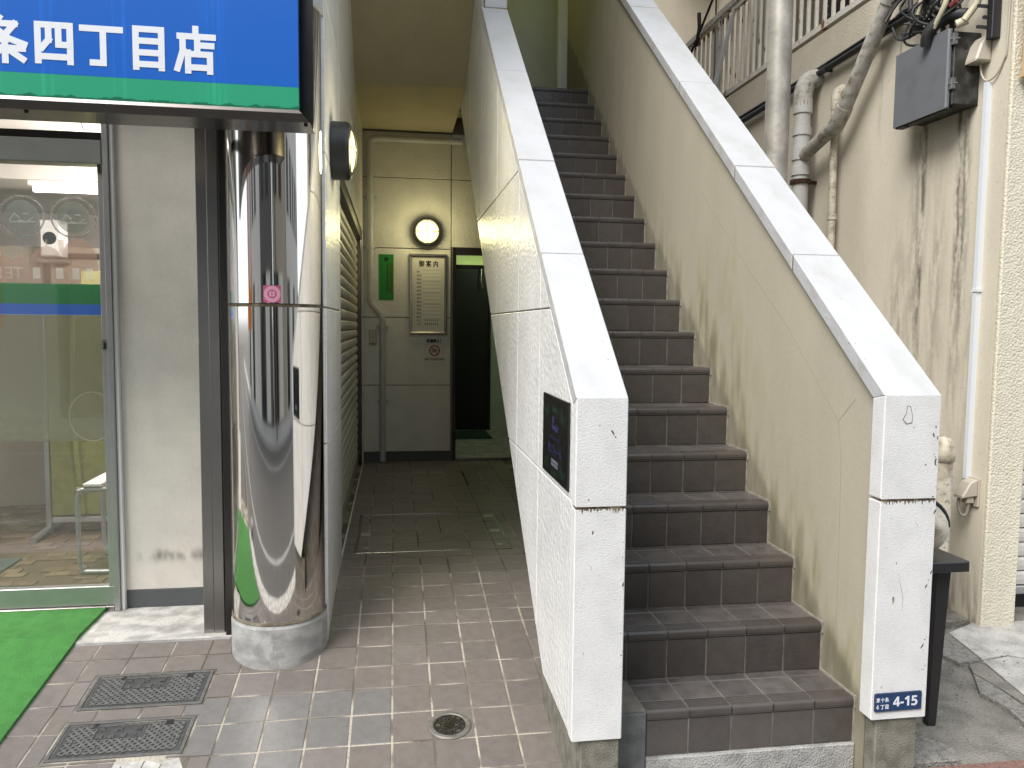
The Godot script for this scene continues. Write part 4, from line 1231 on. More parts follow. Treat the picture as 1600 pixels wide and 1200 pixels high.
	# green notice
	var gi := Image.create_empty(140, 430, false, Image.FORMAT_RGBA8)
	gi.fill(Color(0.09, 0.50, 0.13))
	for k in 5:
		var a := TAU * k / 5 - PI / 2
		ink_ring(gi, Vector2(70, 46) + Vector2(cos(a), sin(a)) * 11, Vector2(7, 7), 8.0, Color(0.03, 0.12, 0.05))
	for k in 12:
		var y := 92 + k * 22
		ink_line(gi, Vector2(70, y), Vector2(92, y), 3.4, Color(0.02, 0.10, 0.04))
		ink_line(gi, Vector2(81, y - 5), Vector2(81, y + 13), 3.4, Color(0.02, 0.10, 0.04))
		ink_line(gi, Vector2(71, y + 9), Vector2(91, y + 9), 3.0, Color(0.02, 0.10, 0.04))
		ink_line(gi, Vector2(22, y + 8), Vector2(34, y + 8), 2.0, Color(0.03, 0.3, 0.07))
		ink_line(gi, Vector2(28, y + 2), Vector2(28, y + 14), 2.0, Color(0.03, 0.3, 0.07))
	gi.fill_rect(Rect2i(102, 86, 26, 280), Color(0.28, 0.33, 0.08))
	solo("green_notice", "tall narrow green notice with black lettering left of the directory board", "sign", front(rect(-0.144, 1.789, -0.005, 2.222), -7.499, 0.003, 0.0, Rect2(-0.144, 1.789, 0.139, 0.433)), printed(gi, 0.5))
	# no-parking notice
	var ni := Image.create_empty(220, 300, false, Image.FORMAT_RGBA8)
	ni.fill(Color(0.80, 0.79, 0.75))
	ink_text(ni, "駐輪禁止!", Vector2(28, 14), Vector2(30, 34), 34, 5.5, blk)
	var red := Color(0.55, 0.05, 0.09)
	for c in [[84, 142], [138, 142]]:
		ink_ring(ni, Vector2(c[0], c[1]), Vector2(17, 17), 4.0, blk)
	for s in [[84, 142, 98, 116], [98, 116, 126, 118], [126, 118, 138, 142], [98, 116, 112, 142], [112, 142, 126, 118], [112, 142, 84, 142], [126, 118, 124, 108], [124, 108, 134, 106], [98, 116, 95, 108], [88, 108, 102, 108]]:
		ink_line(ni, Vector2(s[0], s[1]), Vector2(s[2], s[3]), 4.0, blk)
	ink_ring(ni, Vector2(110, 132), Vector2(50, 50), 11.0, red)
	ink_line(ni, Vector2(76, 98), Vector2(146, 168), 9.0, red)
	var nn := thing("no_parking_notice", "white no bicycle parking notice under the directory board", "sign", Vector3(0.385, 1.29, -7.499))
	part(nn, "sheet", front(rect(0.283, 1.150, 0.488, 1.432), -7.499, 0.003, 0.0, Rect2(0.283, 1.150, 0.205, 0.282)), printed(ni, 0.5))
	part(nn, "lettering", latin("NO PARKING", 0.022, 0.0008), M.ink, at(Vector3(0.386, 1.225, -7.4954)))
	# left wall: panels over and before the shutter
	var w := thing("side_wall", "white panelled left wall of the passage round the beige shutter", "wall", Vector3(-0.3, 0.2, -4))
	part(w, "backing", box(Vector3(-0.302, 0.08, -3.44), Vector3(-0.42, 5.4, -4.34)), M.joint)
	part(w, "backing", box(Vector3(-0.302, 2.40, -4.341), Vector3(-0.42, 5.0, -7.6)), M.joint)
	part(w, "backing", box(Vector3(-0.302, 0.2, -7.33), Vector3(-0.42, 2.399, -7.6)), M.joint)
	var ml := func(p: PackedVector2Array) -> ArrayMesh: return side(p, -0.303, 0.012, 0.002)
	panel_wall(w, [3.425, 4.35], [0.21, 1.03, 1.624, 2.282, 2.942, 3.62, 4.3, 5.0], ml)
	panel_wall(w, [4.35, 5.15, 5.95, 6.75, 7.498], [2.405, 2.942, 3.62, 4.3, 5.0], ml)
	panel_wall(w, [7.33, 7.498], [0.24, 1.03, 1.624, 2.405], ml)
	part(w, "skirting", box(Vector3(-0.302, 0.12, -3.43), Vector3(-0.293, 0.235, -7.48), 0.002), M.shaded_panel)
	wall_lamp(Vector3(-0.2905, 2.368, -3.80), X, "round black lamp on the left white panel beside the steel column")
	var sh := thing("passage_shutter", "closed beige roller shutter along the left side of the passage", "shutter", Vector3(-0.34, 0.235, -5.8))
	part(sh, "guide_rail", box(Vector3(-0.301, 0.236, -4.343), Vector3(-0.37, 2.395, -4.375), 0.003), M.dark_steel)
	part(sh, "guide_rail", box(Vector3(-0.301, 0.236, -7.30), Vector3(-0.37, 2.395, -7.328), 0.003), M.dark_steel)
	part(sh, "shutter_box", box(Vector3(-0.299, 2.33, -4.376), Vector3(-0.38, 2.397, -7.299), 0.003), M.black_metal)
	var slat_m := begin()
	var pr := PackedVector2Array([Vector2(0, 0), Vector2(0.010, 0.002), Vector2(0.017, 0.018), Vector2(0.019, 0.036), Vector2(0.016, 0.056), Vector2(0.008, 0.068), Vector2(0, 0.070)])
	add_prism(slat_m, pr, Vector3(-0.355, 0, -4.38), X, Y, -Z, 2.915)
	var sm := done(slat_m)
	for k in 27:
		part(sh, "slat", sm, M.slat, at(Vector3(0, 0.32 + k * 0.0745, 0)))
	part(sh, "bottom_bar", box(Vector3(-0.333, 0.237, -4.38), Vector3(-0.362, 0.318, -7.295), 0.004), M.alu)

# ---------------------------------------------------------------- the shop
func make_shop() -> void:
	var t := thing("storefront", "glazed shop front with aluminium frame, cream wall panel and steel jamb", "shop front", Vector3(-1.6, 0.17, -3.9))
	var z := -3.9
	# sliding door: stiles, rails, panes
	part(t, "door_stile", box(Vector3(-1.358, 0.285, z - 0.02), Vector3(-1.330, 2.275, z + 0.025), 0.003), M.alu)
	part(t, "frame_post", box(Vector3(-1.329, 0.165, z - 0.06), Vector3(-1.303, 2.62, z + 0.045), 0.003), M.alu)
	part(t, "edge_strip", box(Vector3(-1.302, 0.165, z - 0.06), Vector3(-1.286, 2.98, z + 0.030), 0.002), M.white_trim)
	part(t, "bottom_rail", box(Vector3(-3.4, 0.190, z - 0.022), Vector3(-1.331, 0.284, z + 0.022), 0.003), M.alu)
	part(t, "sill_track", box(Vector3(-3.4, 0.165, z - 0.06), Vector3(-1.331, 0.189, z + 0.04), 0.002), M.steel)
	part(t, "door_head", box(Vector3(-3.4, 2.276, z - 0.05), Vector3(-1.331, 2.383, z + 0.045), 0.004), M.gray_frame)
	part(t, "head_ledge", box(Vector3(-3.4, 2.384, z - 0.05), Vector3(-1.331, 2.425, z + 0.012), 0.003), M.dark_steel)
	part(t, "transom_head", box(Vector3(-3.4, 2.515, z - 0.05), Vector3(-1.331, 2.62, z + 0.045), 0.003), M.gray_frame)
	part(t, "door_stile", box(Vector3(-2.42, 0.285, z - 0.02), Vector3(-2.39, 2.275, z + 0.025), 0.003), M.alu)
	part(t, "door_pane", box(Vector3(-2.389, 0.285, z - 0.003), Vector3(-1.359, 2.275, z + 0.003)), M.glass)
	part(t, "door_pane", box(Vector3(-3.4, 0.285, z - 0.003), Vector3(-2.421, 2.275, z + 0.003)), M.glass)
	part(t, "transom_pane", box(Vector3(-3.4, 2.426, z - 0.003), Vector3(-1.331, 2.514, z + 0.003)), M.glass)
	part(t, "cable", tube(curve([Vector3(-1.332, 2.50, z + 0.02), Vector3(-1.37, 2.507, z + 0.03), Vector3(-1.405, 2.495, z + 0.03), Vector3(-1.418, 2.465, z + 0.025), Vector3(-1.41, 2.43, z + 0.02)], 5), 0.0022, 5), M.cable)
	for y in [2.262, 1.452]:
		part(t, "lock", box(Vector3(-1.355, y - 0.03, z + 0.024), Vector3(-1.336, y + 0.02, z + 0.032), 0.002), M.steel)
		part(t, "lock_hook", tube(curve([Vector3(-1.345, y + 0.005, z + 0.036), Vector3(-1.342, y - 0.02, z + 0.04), Vector3(-1.35, y - 0.028, z + 0.036)], 4), 0.003, 6), M.black)
	part(t, "window_film", front(rect(-2.388, 0.286, -1.360, 2.274), z - 0.010, 0.0008, 0.0, Rect2(-2.388, 0.286, 1.028, 1.988)), film_material())
	part(t, "end_wall", box(Vector3(-8, 0.0, z - 0.05), Vector3(-3.401, 2.62, z + 0.05)), M.lam)
	# wall panel, kick plate, jamb, sill
	part(t, "wall_panel", box(Vector3(-1.2855, 0.254, z - 0.05), Vector3(-0.70, 2.95, z + 0.002), 0.002), M.lam_dirty if M.has("lam_dirty") else M.lam)
	part(t, "scuff", front(rect(-1.27, 0.34, -0.86, 0.50), z + 0.0021, 0.0004, 0.0, Rect2(-1.27, 0.34, 0.41, 0.16)), scuff_material())
	part(t, "kick_plate", box(Vector3(-1.2855, 0.165, z - 0.05), Vector3(-0.70, 0.253, z + 0.004), 0.002), M.kick)
	part(t, "jamb_plate", box(Vector3(-0.845, 0.148, z + 0.003), Vector3(-0.800, 2.60, -3.535), 0.002), M.steel)
	part(t, "jamb_plate", box(Vector3(-0.799, 0.144, z + 0.003), Vector3(-0.754, 2.60, -3.530), 0.002), M.steel)
	part(t, "dark_gap", box(Vector3(-0.753, 0.12, z + 0.003), Vector3(-0.745, 2.95, -3.545)), M.black)
	part(t, "jamb_liner", box(Vector3(-0.744, 0.12, z + 0.003), Vector3(-0.70, 2.95, -3.50), 0.002), M.dark_steel)
	part(t, "sill", side(PackedVector2Array([Vector2(3.495, -0.1), Vector2(3.495, 0.158), Vector2(3.499, 0.163), Vector2(3.96, 0.165), Vector2(3.96, -0.1)]), -8.0, 7.29), M.cement)
	part(t, "sill_edge", box(Vector3(-1.366, 0.10, -3.478), Vector3(-0.72, 0.1565, -3.494), 0.002), M.concrete)
	part(t, "overhead_wall", box(Vector3(-8, 2.621, z - 0.06), Vector3(-1.2861, 2.949, z + 0.03)), M.dark_steel)
	# the room behind
	var r := thing("shop_room", "lit shop interior seen through the glass door", "room", Vector3(-3, 0.18, -6))
	var fl := part(r, "floor", box(Vector3(-8, 0.05, -3.97), Vector3(-0.48, 0.168, -9)), M.brown_floor)
	var patches := begin()
	var dark_patches := begin()
	for i in 30:
		for j in 44:
			if rng.randf() < 0.45:
				var x0 := -4.0 + i * 0.112 + (j % 2) * 0.056
				add_box(patches if rng.randf() < 0.4 else dark_patches, Vector3(x0, 0.166, -3.98 - j * 0.075), Vector3(x0 + 0.108, 0.1745, -4.05 - j * 0.075))
	stuff(part(fl, "pale_floor_blocks", done(patches), M.tan_floor))
	stuff(part(fl, "floor_blocks", done(dark_patches), M.mid_floor))
	part(r, "back_wall", box(Vector3(-8, 0.168, -9), Vector3(-0.48, 2.7, -9.1)), M.inner_white)
	part(r, "side_wall", box(Vector3(-0.58, 0.168, -3.97), Vector3(-0.48, 2.7, -8.999)), M.inner_white)
	part(r, "side_wall", box(Vector3(-8, 0.168, -3.97), Vector3(-7.9, 2.7, -8.999)), M.inner_white)
	part(r, "ceiling", box(Vector3(-8, 2.701, -3.97), Vector3(-0.48, 2.85, -9.1)), M.inner_white)
	part(r, "ceiling_beam", box(Vector3(-7.9, 2.47, -5.5), Vector3(-0.59, 2.70, -5.9)), M.inner_white)
	part(r, "skirting", box(Vector3(-7.9, 0.168, -8.98), Vector3(-0.59, 0.30, -8.999)), M.rust)
	part(r, "side_partition", box(Vector3(-0.9, 0.168, -6.2), Vector3(-3.0, 2.1, -6.28)), M.tan_wall)
	for q in [rect(-2.55, 2.02, -1.0, 2.055), rect(-2.55, 1.66, -2.51, 2.0195)]:
		part(r, "frame_bar", front(q, -6.199, 0.03, 0.003), M.rust)
	part(r, "pale_sheet", front(rect(-2.30, 1.62, -1.0, 1.93), -6.199, 0.01), mat(lin(0.70, 0.72, 0.30), 0.6))
	for c in [[-2.2, 2.365, -5.25, 1.05, "long fluorescent lamp glowing above the shop door glass"], [-1.9, 2.42, -7.2, 1.0, "far fluorescent lamp deeper inside the shop"], [-2.0, 2.60, -4.3, 0.9, "fluorescent lamp by the transom of the shop door"]]:
		var l := thing("fluorescent_lamp", c[4], "lamp", Vector3(c[0] + c[3] / 2, c[1], c[2]), "fluorescent lamps in the shop")
		part(l, "housing", box(Vector3(c[0] - 0.02, c[1] + 0.02, c[2] - 0.06), Vector3(c[0] + c[3] + 0.02, c[1] + 0.05, c[2] + 0.06), 0.004), M.white_trim)
		part(l, "hanger", box(Vector3(c[0] + 0.2, c[1] + 0.05, c[2] - 0.01), Vector3(c[0] + 0.22, 2.70, c[2] + 0.01)), M.white_trim)
		part(l, "tube", tube([Vector3(c[0], c[1], c[2] + 0.02), Vector3(c[0] + c[3], c[1], c[2] + 0.02)], 0.017, 10), M.tube_light)
		var al := OmniLight3D.new()
		al.name = "lamp_light"
		l.add_child(al)
		al.position = Vector3(0, -0.06, 0.03)
		al.light_color = Color(1.0, 0.97, 0.93)
		al.light_energy = 0.62
		al.light_size = 0.15
		al.omni_range = 8
		al.omni_attenuation = 2.0
		al.shadow_enabled = true
	# green partition on a metal foot
	var p := thing("partition_screen", "olive green cloth screen on a metal foot inside the shop", "screen", Vector3(-1.8, 0.176, -5.3))
	part(p, "cloth", box(Vector3(-2.19, 0.30, -5.30), Vector3(-1.05, 1.75, -5.33), 0.004), M.olive)
	part(p, "pole", box(Vector3(-2.222, 0.18, -5.285), Vector3(-2.192, 1.78, -5.345), 0.005), M.alu)
	part(p, "bottom_rail", box(Vector3(-2.19, 0.25, -5.30), Vector3(-1.05, 0.285, -5.33), 0.004), M.alu)
	part(p, "foot", tube([Vector3(-2.207, 0.20, -5.5), Vector3(-2.207, 0.215, -5.32), Vector3(-2.215, 0.195, -5.08)], 0.022, 8), M.alu)
	for k in 3:
		part(p, "fold", tube([Vector3(-2.0 + k * 0.28, 0.31, -5.292), Vector3(-2.05 + k * 0.28, 1.0, -5.288), Vector3(-2.02 + k * 0.28, 1.74, -5.294)], 0.022, 8), M.olive)
	# bench
	var b := thing("bench", "white slatted bench on a bent steel tube frame behind the door glass", "bench", Vector3(-1.4, 0.176, -4.6))
	for zz in [-4.42, -4.78]:
		part(b, "leg_frame", tube(curve([Vector3(-0.95, 0.192, zz), Vector3(-1.62, 0.192, zz), Vector3(-1.675, 0.21, zz), Vector3(-1.692, 0.27, zz), Vector3(-1.695, 0.56, zz), Vector3(-1.68, 0.625, zz), Vector3(-1.62, 0.645, zz), Vector3(-0.95, 0.648, zz)], 5), 0.014, 8), M.alu)
	for k in 6:
		part(b, "seat_slat", box(Vector3(-1.66 + k * 0.115, 0.664, -4.40), Vector3(-1.565 + k * 0.115, 0.680, -4.80), 0.003), M.white_trim)
	for k in 4:
		part(b, "lower_slat", box(Vector3(-1.55, 0.207, -4.44 - k * 0.09), Vector3(-0.95, 0.217, -4.505 - k * 0.09), 0.002), M.white_trim)
	# small fixture on the back wall
	var f := thing("wall_fan", "small white wall fixture inside the shop below the round decals", "fan", Vector3(-2.5, 2.1, -6.2))
	part(f, "body", box(Vector3(-2.52, 2.02, -6.05), Vector3(-2.38, 2.28, -6.19), 0.01), M.white_trim)
	part(f, "dark_opening", lathe([Vector2(0, 0), Vector2(0.045, 0), Vector2(0.045, 0.006), Vector2(0, 0.006)], Vector3(-2.45, 2.15, -6.05), 20, Z), M.black)
	part(f, "bracket", box(Vector3(-2.56, 1.98, -6.1), Vector3(-2.36, 2.005, -6.19), 0.003), M.alu)
	solo("inner_mat", "dark mat on the brown shop floor near the left edge", "mat", box(Vector3(-2.75, 0.1765, -4.25), Vector3(-2.13, 0.186, -4.75), 0.003), M.kick)

func scuff_material() -> StandardMaterial3D:
	var img := Image.create_empty(256, 100, false, Image.FORMAT_RGBA8)
	var n := FastNoiseLite.new()
	n.seed = 33
	n.frequency = 0.035
	n.fractal_octaves = 4
	for y in 100:
		for x in 256:
			var env := exp(-pow((y - 50.0) / 17.0, 2.0)) * clampf((x - 15.0) / 60.0, 0.0, 1.0) * clampf((250.0 - x) / 20.0, 0.0, 1.0)
			var a := clampf(0.28 + 0.9 * n.get_noise_2d(x * 0.55, y * 0.22), 0.0, 1.0) * env * 0.30
			img.set_pixel(x, y, Color(0.38, 0.36, 0.32, a))
	var m := printed(img, 0.6)
	m.transparency = BaseMaterial3D.TRANSPARENCY_ALPHA
	return m

# coloured bands, frosting and printed decals stuck on the inside of the door glass
func film_material() -> StandardMaterial3D:
	var w := 512
	var h := 992
	var img := Image.create_empty(w, h, false, Image.FORMAT_RGBA8)
	img.fill(Color(0.8, 0.78, 0.76, 0.0))
	var py := func(y: float) -> int: return int((2.274 - y) / 1.988 * h)
	var pxx := func(x: float) -> float: return (x + 2.388) / 1.028 * w
	# pinkish skyline of domes
	var pink := Color(0.74, 0.60, 0.52, 0.34)
	var top: int = py.call(1.90)
	var green_y: int = py.call(1.726)
	for x in w:
		var wx := -2.388 + 1.028 * x / w
		var hh := 1.79 + 0.012 * sin(wx * 60.0)
		for dm in [[-1.46, 0.085, 0.14], [-1.60, 0.075, 0.10], [-1.79, 0.06, 0.05], [-1.72, 0.03, 0.05], [-2.0, 0.08, 0.12], [-2.2, 0.07, 0.09]]:
			var q: float = (wx - dm[0]) / dm[1]
			if absf(q) < 1:
				hh = maxf(hh, 1.80 + dm[2] * sqrt(1 - q * q) + (0.03 if absf(q) < 0.06 else 0.0))
		for mn in [-1.535, -1.69, -1.9]:
			if absf(wx - mn) < 0.012:
				hh = maxf(hh, 1.93 if mn > -1.6 else 1.86)
		var y0: int = py.call(hh)
		if green_y > y0:
			img.fill_rect(Rect2i(x, y0, 1, green_y - y0), pink)
	# round line decals
	for c in [[-1.478, 2.035], [-1.700, 2.035], [-1.95, 2.035]]:
		var cc := Vector2(pxx.call(c[0]), py.call(c[1]))
		ink_ring(img, cc, Vector2(48, 46), 4.0, Color(0.36, 0.38, 0.37, 0.6))
		for y in range(-36, 37):
			var half := sqrt(36.0 * 36.0 - y * y)
			img.fill_rect(Rect2i(int(cc.x - half), int(cc.y) + y, int(half * 2), 1), Color(0.50, 0.52, 0.49, 0.42))
		for k in 5:
			ink_line(img, cc + Vector2(-26 + k * 10, 10 - (k % 2) * 16), cc + Vector2(-16 + k * 10, -6 + (k % 3) * 9), 4.0, Color(0.72, 0.72, 0.70, 0.8))
		ink_line(img, cc + Vector2(-26, 14), cc + Vector2(28, 12), 4.0, Color(0.75, 0.75, 0.72, 0.8))
	# white lettering, seen from behind
	ink_text(img, "LET", Vector2(pxx.call(-1.83), py.call(1.80)), Vector2(26, 26), 22, 5.0, Color(0.86, 0.84, 0.82, 0.6), true)
	for x in [-1.66, -1.56, -1.49, -1.43]:
		img.fill_rect(Rect2i(int(pxx.call(x)), py.call(1.80), 16, 26), Color(0.86, 0.84, 0.82, 0.45))
	img.fill_rect(Rect2i(0, green_y, w, py.call(1.632) - green_y), Color(0.0, 0.52, 0.24, 1.0))
	img.fill_rect(Rect2i(0, py.call(1.632), w, py.call(1.582) - py.call(1.632)), Color(0.02, 0.40, 0.85, 1.0))
	img.fill_rect(Rect2i(0, py.call(1.582), w, 2), Color(0.85, 0.85, 0.82, 1.0))
	var f0: int = py.call(1.58)
	var f1: int = py.call(0.985)
	for y in range(f0, f1):
		img.fill_rect(Rect2i(0, y, w, 1), Color(0.54, 0.52, 0.41, 0.58))
	ink_ring(img, Vector2(pxx.call(-1.42), py.call(1.1)), Vector2(52, 58), 2.0, Color(0.72, 0.72, 0.62, 0.85))
	var m := printed(img, 0.55)
	m.transparency = BaseMaterial3D.TRANSPARENCY_ALPHA
	return m

# ---------------------------------------------------------------- mirror column
func make_column() -> void:
	var c := Vector3(-0.497, 0, -3.42)
	var t := thing("steel_column", "mirror-polished steel column on a round concrete foot at the passage corner", "column", Vector3(c.x, 0.12, c.z))
	part(t, "concrete_foot", lathe([Vector2(0.202, -0.1), Vector2(0.202, 0.285), Vector2(0.196, 0.300), Vector2(0.0, 0.300)], c, 56), M.concrete_foot if M.has("concrete_foot") else M.concrete)
	var bead := []
	for k in 2:
		pass
	part(t, "sealant_bead", lathe([Vector2(0.197, 0.300), Vector2(0.2005, 0.303), Vector2(0.1985, 0.313), Vector2(0.194, 0.314)], c, 56), M.caulk)
	part(t, "lower_sleeve", lathe([Vector2(0.190, 0.313), Vector2(0.196, 0.314), Vector2(0.1962, 1.619), Vector2(0.190, 1.621)], c, 96), M.mirror_steel)
	part(t, "joint_ring", lathe([Vector2(0.193, 1.620), Vector2(0.1935, 1.622), Vector2(0.1935, 1.631), Vector2(0.193, 1.633)], c, 56), M.seam)
	part(t, "upper_sleeve", lathe([Vector2(0.190, 1.632), Vector2(0.1965, 1.633), Vector2(0.1965, 2.84), Vector2(0.190, 2.842)], c, 96), M.mirror_steel)
	part(t, "drum", lathe([Vector2(0.19, 2.841), Vector2(0.205, 2.843), Vector2(0.205, 3.42)], c, 56), M.white_stone)
	# small square sticker with a round emblem
	var img := Image.create_empty(128, 128, false, Image.FORMAT_RGBA8)
	img.fill(Color(0.66, 0.30, 0.44))
	var wh := Color(0.92, 0.86, 0.88)
	ink_ring(img, Vector2(64, 64), Vector2(57, 57), 2.6, wh)
	ink_ring(img, Vector2(64, 64), Vector2(38, 38), 2.6, wh)
	for k in 26:
		var a := TAU * k / 26
		ink_line(img, Vector2(64, 64) + Vector2(cos(a), sin(a)) * 43, Vector2(64, 64) + Vector2(cos(a + 0.05), sin(a + 0.05)) * 52, 4.0, wh)
	ink_line(img, Vector2(48, 48), Vector2(48, 78), 3.5, wh)
	ink_line(img, Vector2(48, 48), Vector2(62, 46), 3.5, wh)
	ink_line(img, Vector2(48, 62), Vector2(60, 62), 3.5, wh)
	ink_line(img, Vector2(48, 78), Vector2(62, 78), 3.5, wh)
	for s in [[84, 52, 74, 48], [74, 48, 68, 56], [68, 56, 82, 68], [82, 68, 76, 80], [76, 80, 64, 76]]:
		ink_line(img, Vector2(s[0], s[1]), Vector2(s[2], s[3]), 3.5, wh)
	var st := begin()
	st.set_smooth_group(1)
	var n := 8
	for i in n:
		var a0 := 0.062 - 0.175 + 0.35 * i / n
		var a1 := 0.062 - 0.175 + 0.35 * (i + 1) / n
		var r := 0.1972
		var p0 := c + Vector3(sin(a0) * r, 0, cos(a0) * r)
		var p1 := c + Vector3(sin(a1) * r, 0, cos(a1) * r)
		quad(st, p0 + Y * 1.636, p1 + Y * 1.636, p1 + Y * 1.704, p0 + Y * 1.704, Vector2(float(i) / n, 1), Vector2(float(i + 1) / n, 1), Vector2(float(i + 1) / n, 0), Vector2(float(i) / n, 0))
	part(t, "sticker", done(st), printed(img, 0.4), Transform3D(), "small pink square sticker with a round white emblem")

# ---------------------------------------------------------------- shop sign
func make_sign() -> void:
	var z := -2.85
	var x1 := -0.3306
	var x0 := -2.9
	var y0 := 2.2975
	var y1 := 3.19
	var t := thing("shop_sign", "large blue and green shop sign with white characters in a steel frame", "sign", Vector3(-1.6, 2.3, -3.1))
	var img := Image.create_empty(1024, 256, false, Image.FORMAT_RGBA8)
	img.fill(gray(0.90))
	var n := FastNoiseLite.new()
	n.seed = 41
	n.frequency = 0.02
	for k in 26:
		var x := rng.randf_range(0.0, 1023.0) if k > 7 else rng.randf_range(890.0, 940.0)
		var wd := rng.randi_range(1, 5)
		var y0s := rng.randi_range(0, 120)
		var v := rng.randf_range(0.92, 1.0)
		for y in range(y0s, 256):
			var q := clampf(0.5 + 0.8 * n.get_noise_2d(x * 5.0, y * 0.6), 0, 1) * minf((y - y0s) / 40.0, 1.0)
			img.fill_rect(Rect2i(int(x), y, wd, 1), gray(lerpf(0.90, v, q)))
	for x in 1024:
		var d := int(3.0 + 3.0 * n.get_noise_2d(x * 1.5, 900))
		for y in maxi(d, 0):
			img.set_pixel(x, 255 - y, gray(0.62))
	var faces := {}
	for q in [["blue_face", rect(x0, 2.3760, x1, y1), M.sign_blue], ["green_band", rect(x0, y0, x1, 2.3755), M.sign_green]]:
		var m := printed(img, 0.22)
		m.albedo_color = (q[2] as StandardMaterial3D).albedo_color
		part(t, q[0], front(q[1], z - 0.03, 0.03, 0.0, Rect2(x0, y0, x1 - x0, y1 - y0)), m)
	for k in 7:
		part(t, "character", glyphs("東十条四丁目店"[k], Vector3(x1 - 0.4135 - (6 - k) * 0.1496, 2.409, z), X, Y, Z, 0.1425, 0.1496, 0.0205, 0.0012), M.white_ink)
	# mitred frame: a chamfered lip running round the face
	var st := begin()
	var o := 0.038
	var lip := func(a: Vector3, b: Vector3, out: Vector3, ea: Vector3, eb: Vector3) -> void:
		var f0 := a + Z * 0.003
		var f1 := b + Z * 0.003
		quad(st, a, b, f1, f0)
		quad(st, f0, f1, f1 + (out + eb) * 0.012 + Z * 0.004, f0 + (out + ea) * 0.012 + Z * 0.004)
		quad(st, f0 + (out + ea) * 0.012 + Z * 0.004, f1 + (out + eb) * 0.012 + Z * 0.004, b + (out + eb) * o - Z * 0.012, a + (out + ea) * o - Z * 0.012)
		quad(st, a + (out + ea) * o - Z * 0.012, b + (out + eb) * o - Z * 0.012, b + (out + eb) * o - Z * 0.17, a + (out + ea) * o - Z * 0.17)
	lip.call(Vector3(x1, y0, z), Vector3(x0, y0, z), -Y, X, -X)
	var bottom := done(st)
	part(t, "frame_bar", bottom, M.dark_steel)
	st = begin()
	lip.call(Vector3(x1, y1, z), Vector3(x1, y0, z), X, Y, -Y)
	part(t, "frame_bar", done(st), M.dark_steel)
	st = begin()
	lip.call(Vector3(x0, y1, z), Vector3(x1, y1, z), Y, -X, X)
	part(t, "frame_bar", done(st), M.dark_steel)
	part(t, "back", box(Vector3(x0 - o, y0 - o + 0.004, z - 0.168), Vector3(x1 + o - 0.002, y1 + o - 0.004, z - 0.14)), M.dark_steel)
	for c in [[x1 + 0.02, "a"], [x1 - 0.9, "b"]]:
		part(t, "bolt", lathe([Vector2(0.007, 0), Vector2(0.007, 0.006), Vector2(0.0, 0.008)], Vector3(c[0], y0 - o, z - 0.04), 8, -Y), M.black)
	part(t, "bracket", box(Vector3(-1.0, 2.6, z - 0.17), Vector3(-0.95, 2.66, -3.46)), M.dark_steel)
	part(t, "bracket", box(Vector3(-2.4, 2.6, z - 0.17), Vector3(-2.35, 2.66, -3.89)), M.dark_steel)

# ---------------------------------------------------------------- the neighbour's wall
func neighbour_image() -> Image:
	var w := 900
	var h := 512
	var img := Image.create_empty(w, h, false, Image.FORMAT_RGB8)
	var n := FastNoiseLite.new()
	n.seed = 15
	n.frequency = 0.01
	n.fractal_octaves = 4
	var n2 := FastNoiseLite.new()
	n2.seed = 19
	n2.frequency = 0.06
	n2.fractal_octaves = 3
	var gr := RandomNumberGenerator.new()
	gr.seed = 6
	var base := Color(0.57, 0.525, 0.425)
	# depth, top, bottom, width, strength
	var runs := [[4.02, 2.70, 0.5, 0.035, 0.95], [4.05, 2.68, 0.3, 0.11, 0.5], [3.74, 2.72, 0.9, 0.035, 0.95], [3.70, 2.74, 0.7, 0.06, 0.75], [4.2, 2.3, 0.2, 0.14, 0.42], [3.88, 2.6, 0.1, 0.10, 0.4], [4.55, 2.2, 0.1, 0.16, 0.22], [4.92, 2.6, 0.3, 0.03, 0.45], [4.99, 2.5, 0.6, 0.08, 0.3], [3.62, 2.0, 0.2, 0.06, 0.28], [4.45, 3.3, 2.6, 0.03, 0.4], [4.28, 3.3, 2.8, 0.02, 0.5], [5.6, 2.9, 0.3, 0.2, 0.2]]
	for py in h:
		for px in w:
			var d := 3.44 + 5.0 * px / w
			var y := 3.36 * (1.0 - float(py) / h)
			var a := n.get_noise_2d(px * 1.5, py * 1.0)
			var b := n2.get_noise_2d(px * 2.2, py * 0.35)
			var e := n2.get_noise_2d(px * 3.5, py * 2.5 + 400)
			var c := base * (0.97 + 0.07 * a + gr.randf_range(-0.04, 0.04))
			var s := 0.0
			for r in runs:
				if y < r[1] and y > r[2]:
					var wob := 0.02 * n.get_noise_2d(px * 0.2, py * 1.3 + r[0] * 90)
					var q: float = absf(d - r[0] + wob) / r[3]
					if q < 1:
						var tt: float = (y - r[2]) / (r[1] - r[2])
						var fade: float = clampf(tt * 1.6, 0, 1) * (1.0 if r[1] > 2.6 else clampf((1.0 - tt) * 4.0, 0, 1))
						s = maxf(s, (1 - q) * r[4] * fade * clampf(0.7 + 1.3 * b + 0.5 * e, 0, 1.1))
			s = maxf(s, clampf((0.42 - y) / 0.42, 0, 1) * clampf(0.45 + 1.2 * b + 0.5 * a, 0, 0.8))
			if e > 0.50:
				s = maxf(s, (e - 0.50) * 1.2)
			c = c.lerp(Color(0.10, 0.09, 0.07), clampf(s, 0, 0.9))
			img.set_pixel(px, py, Color(c.r, c.g, c.b).linear_to_srgb())
	return img

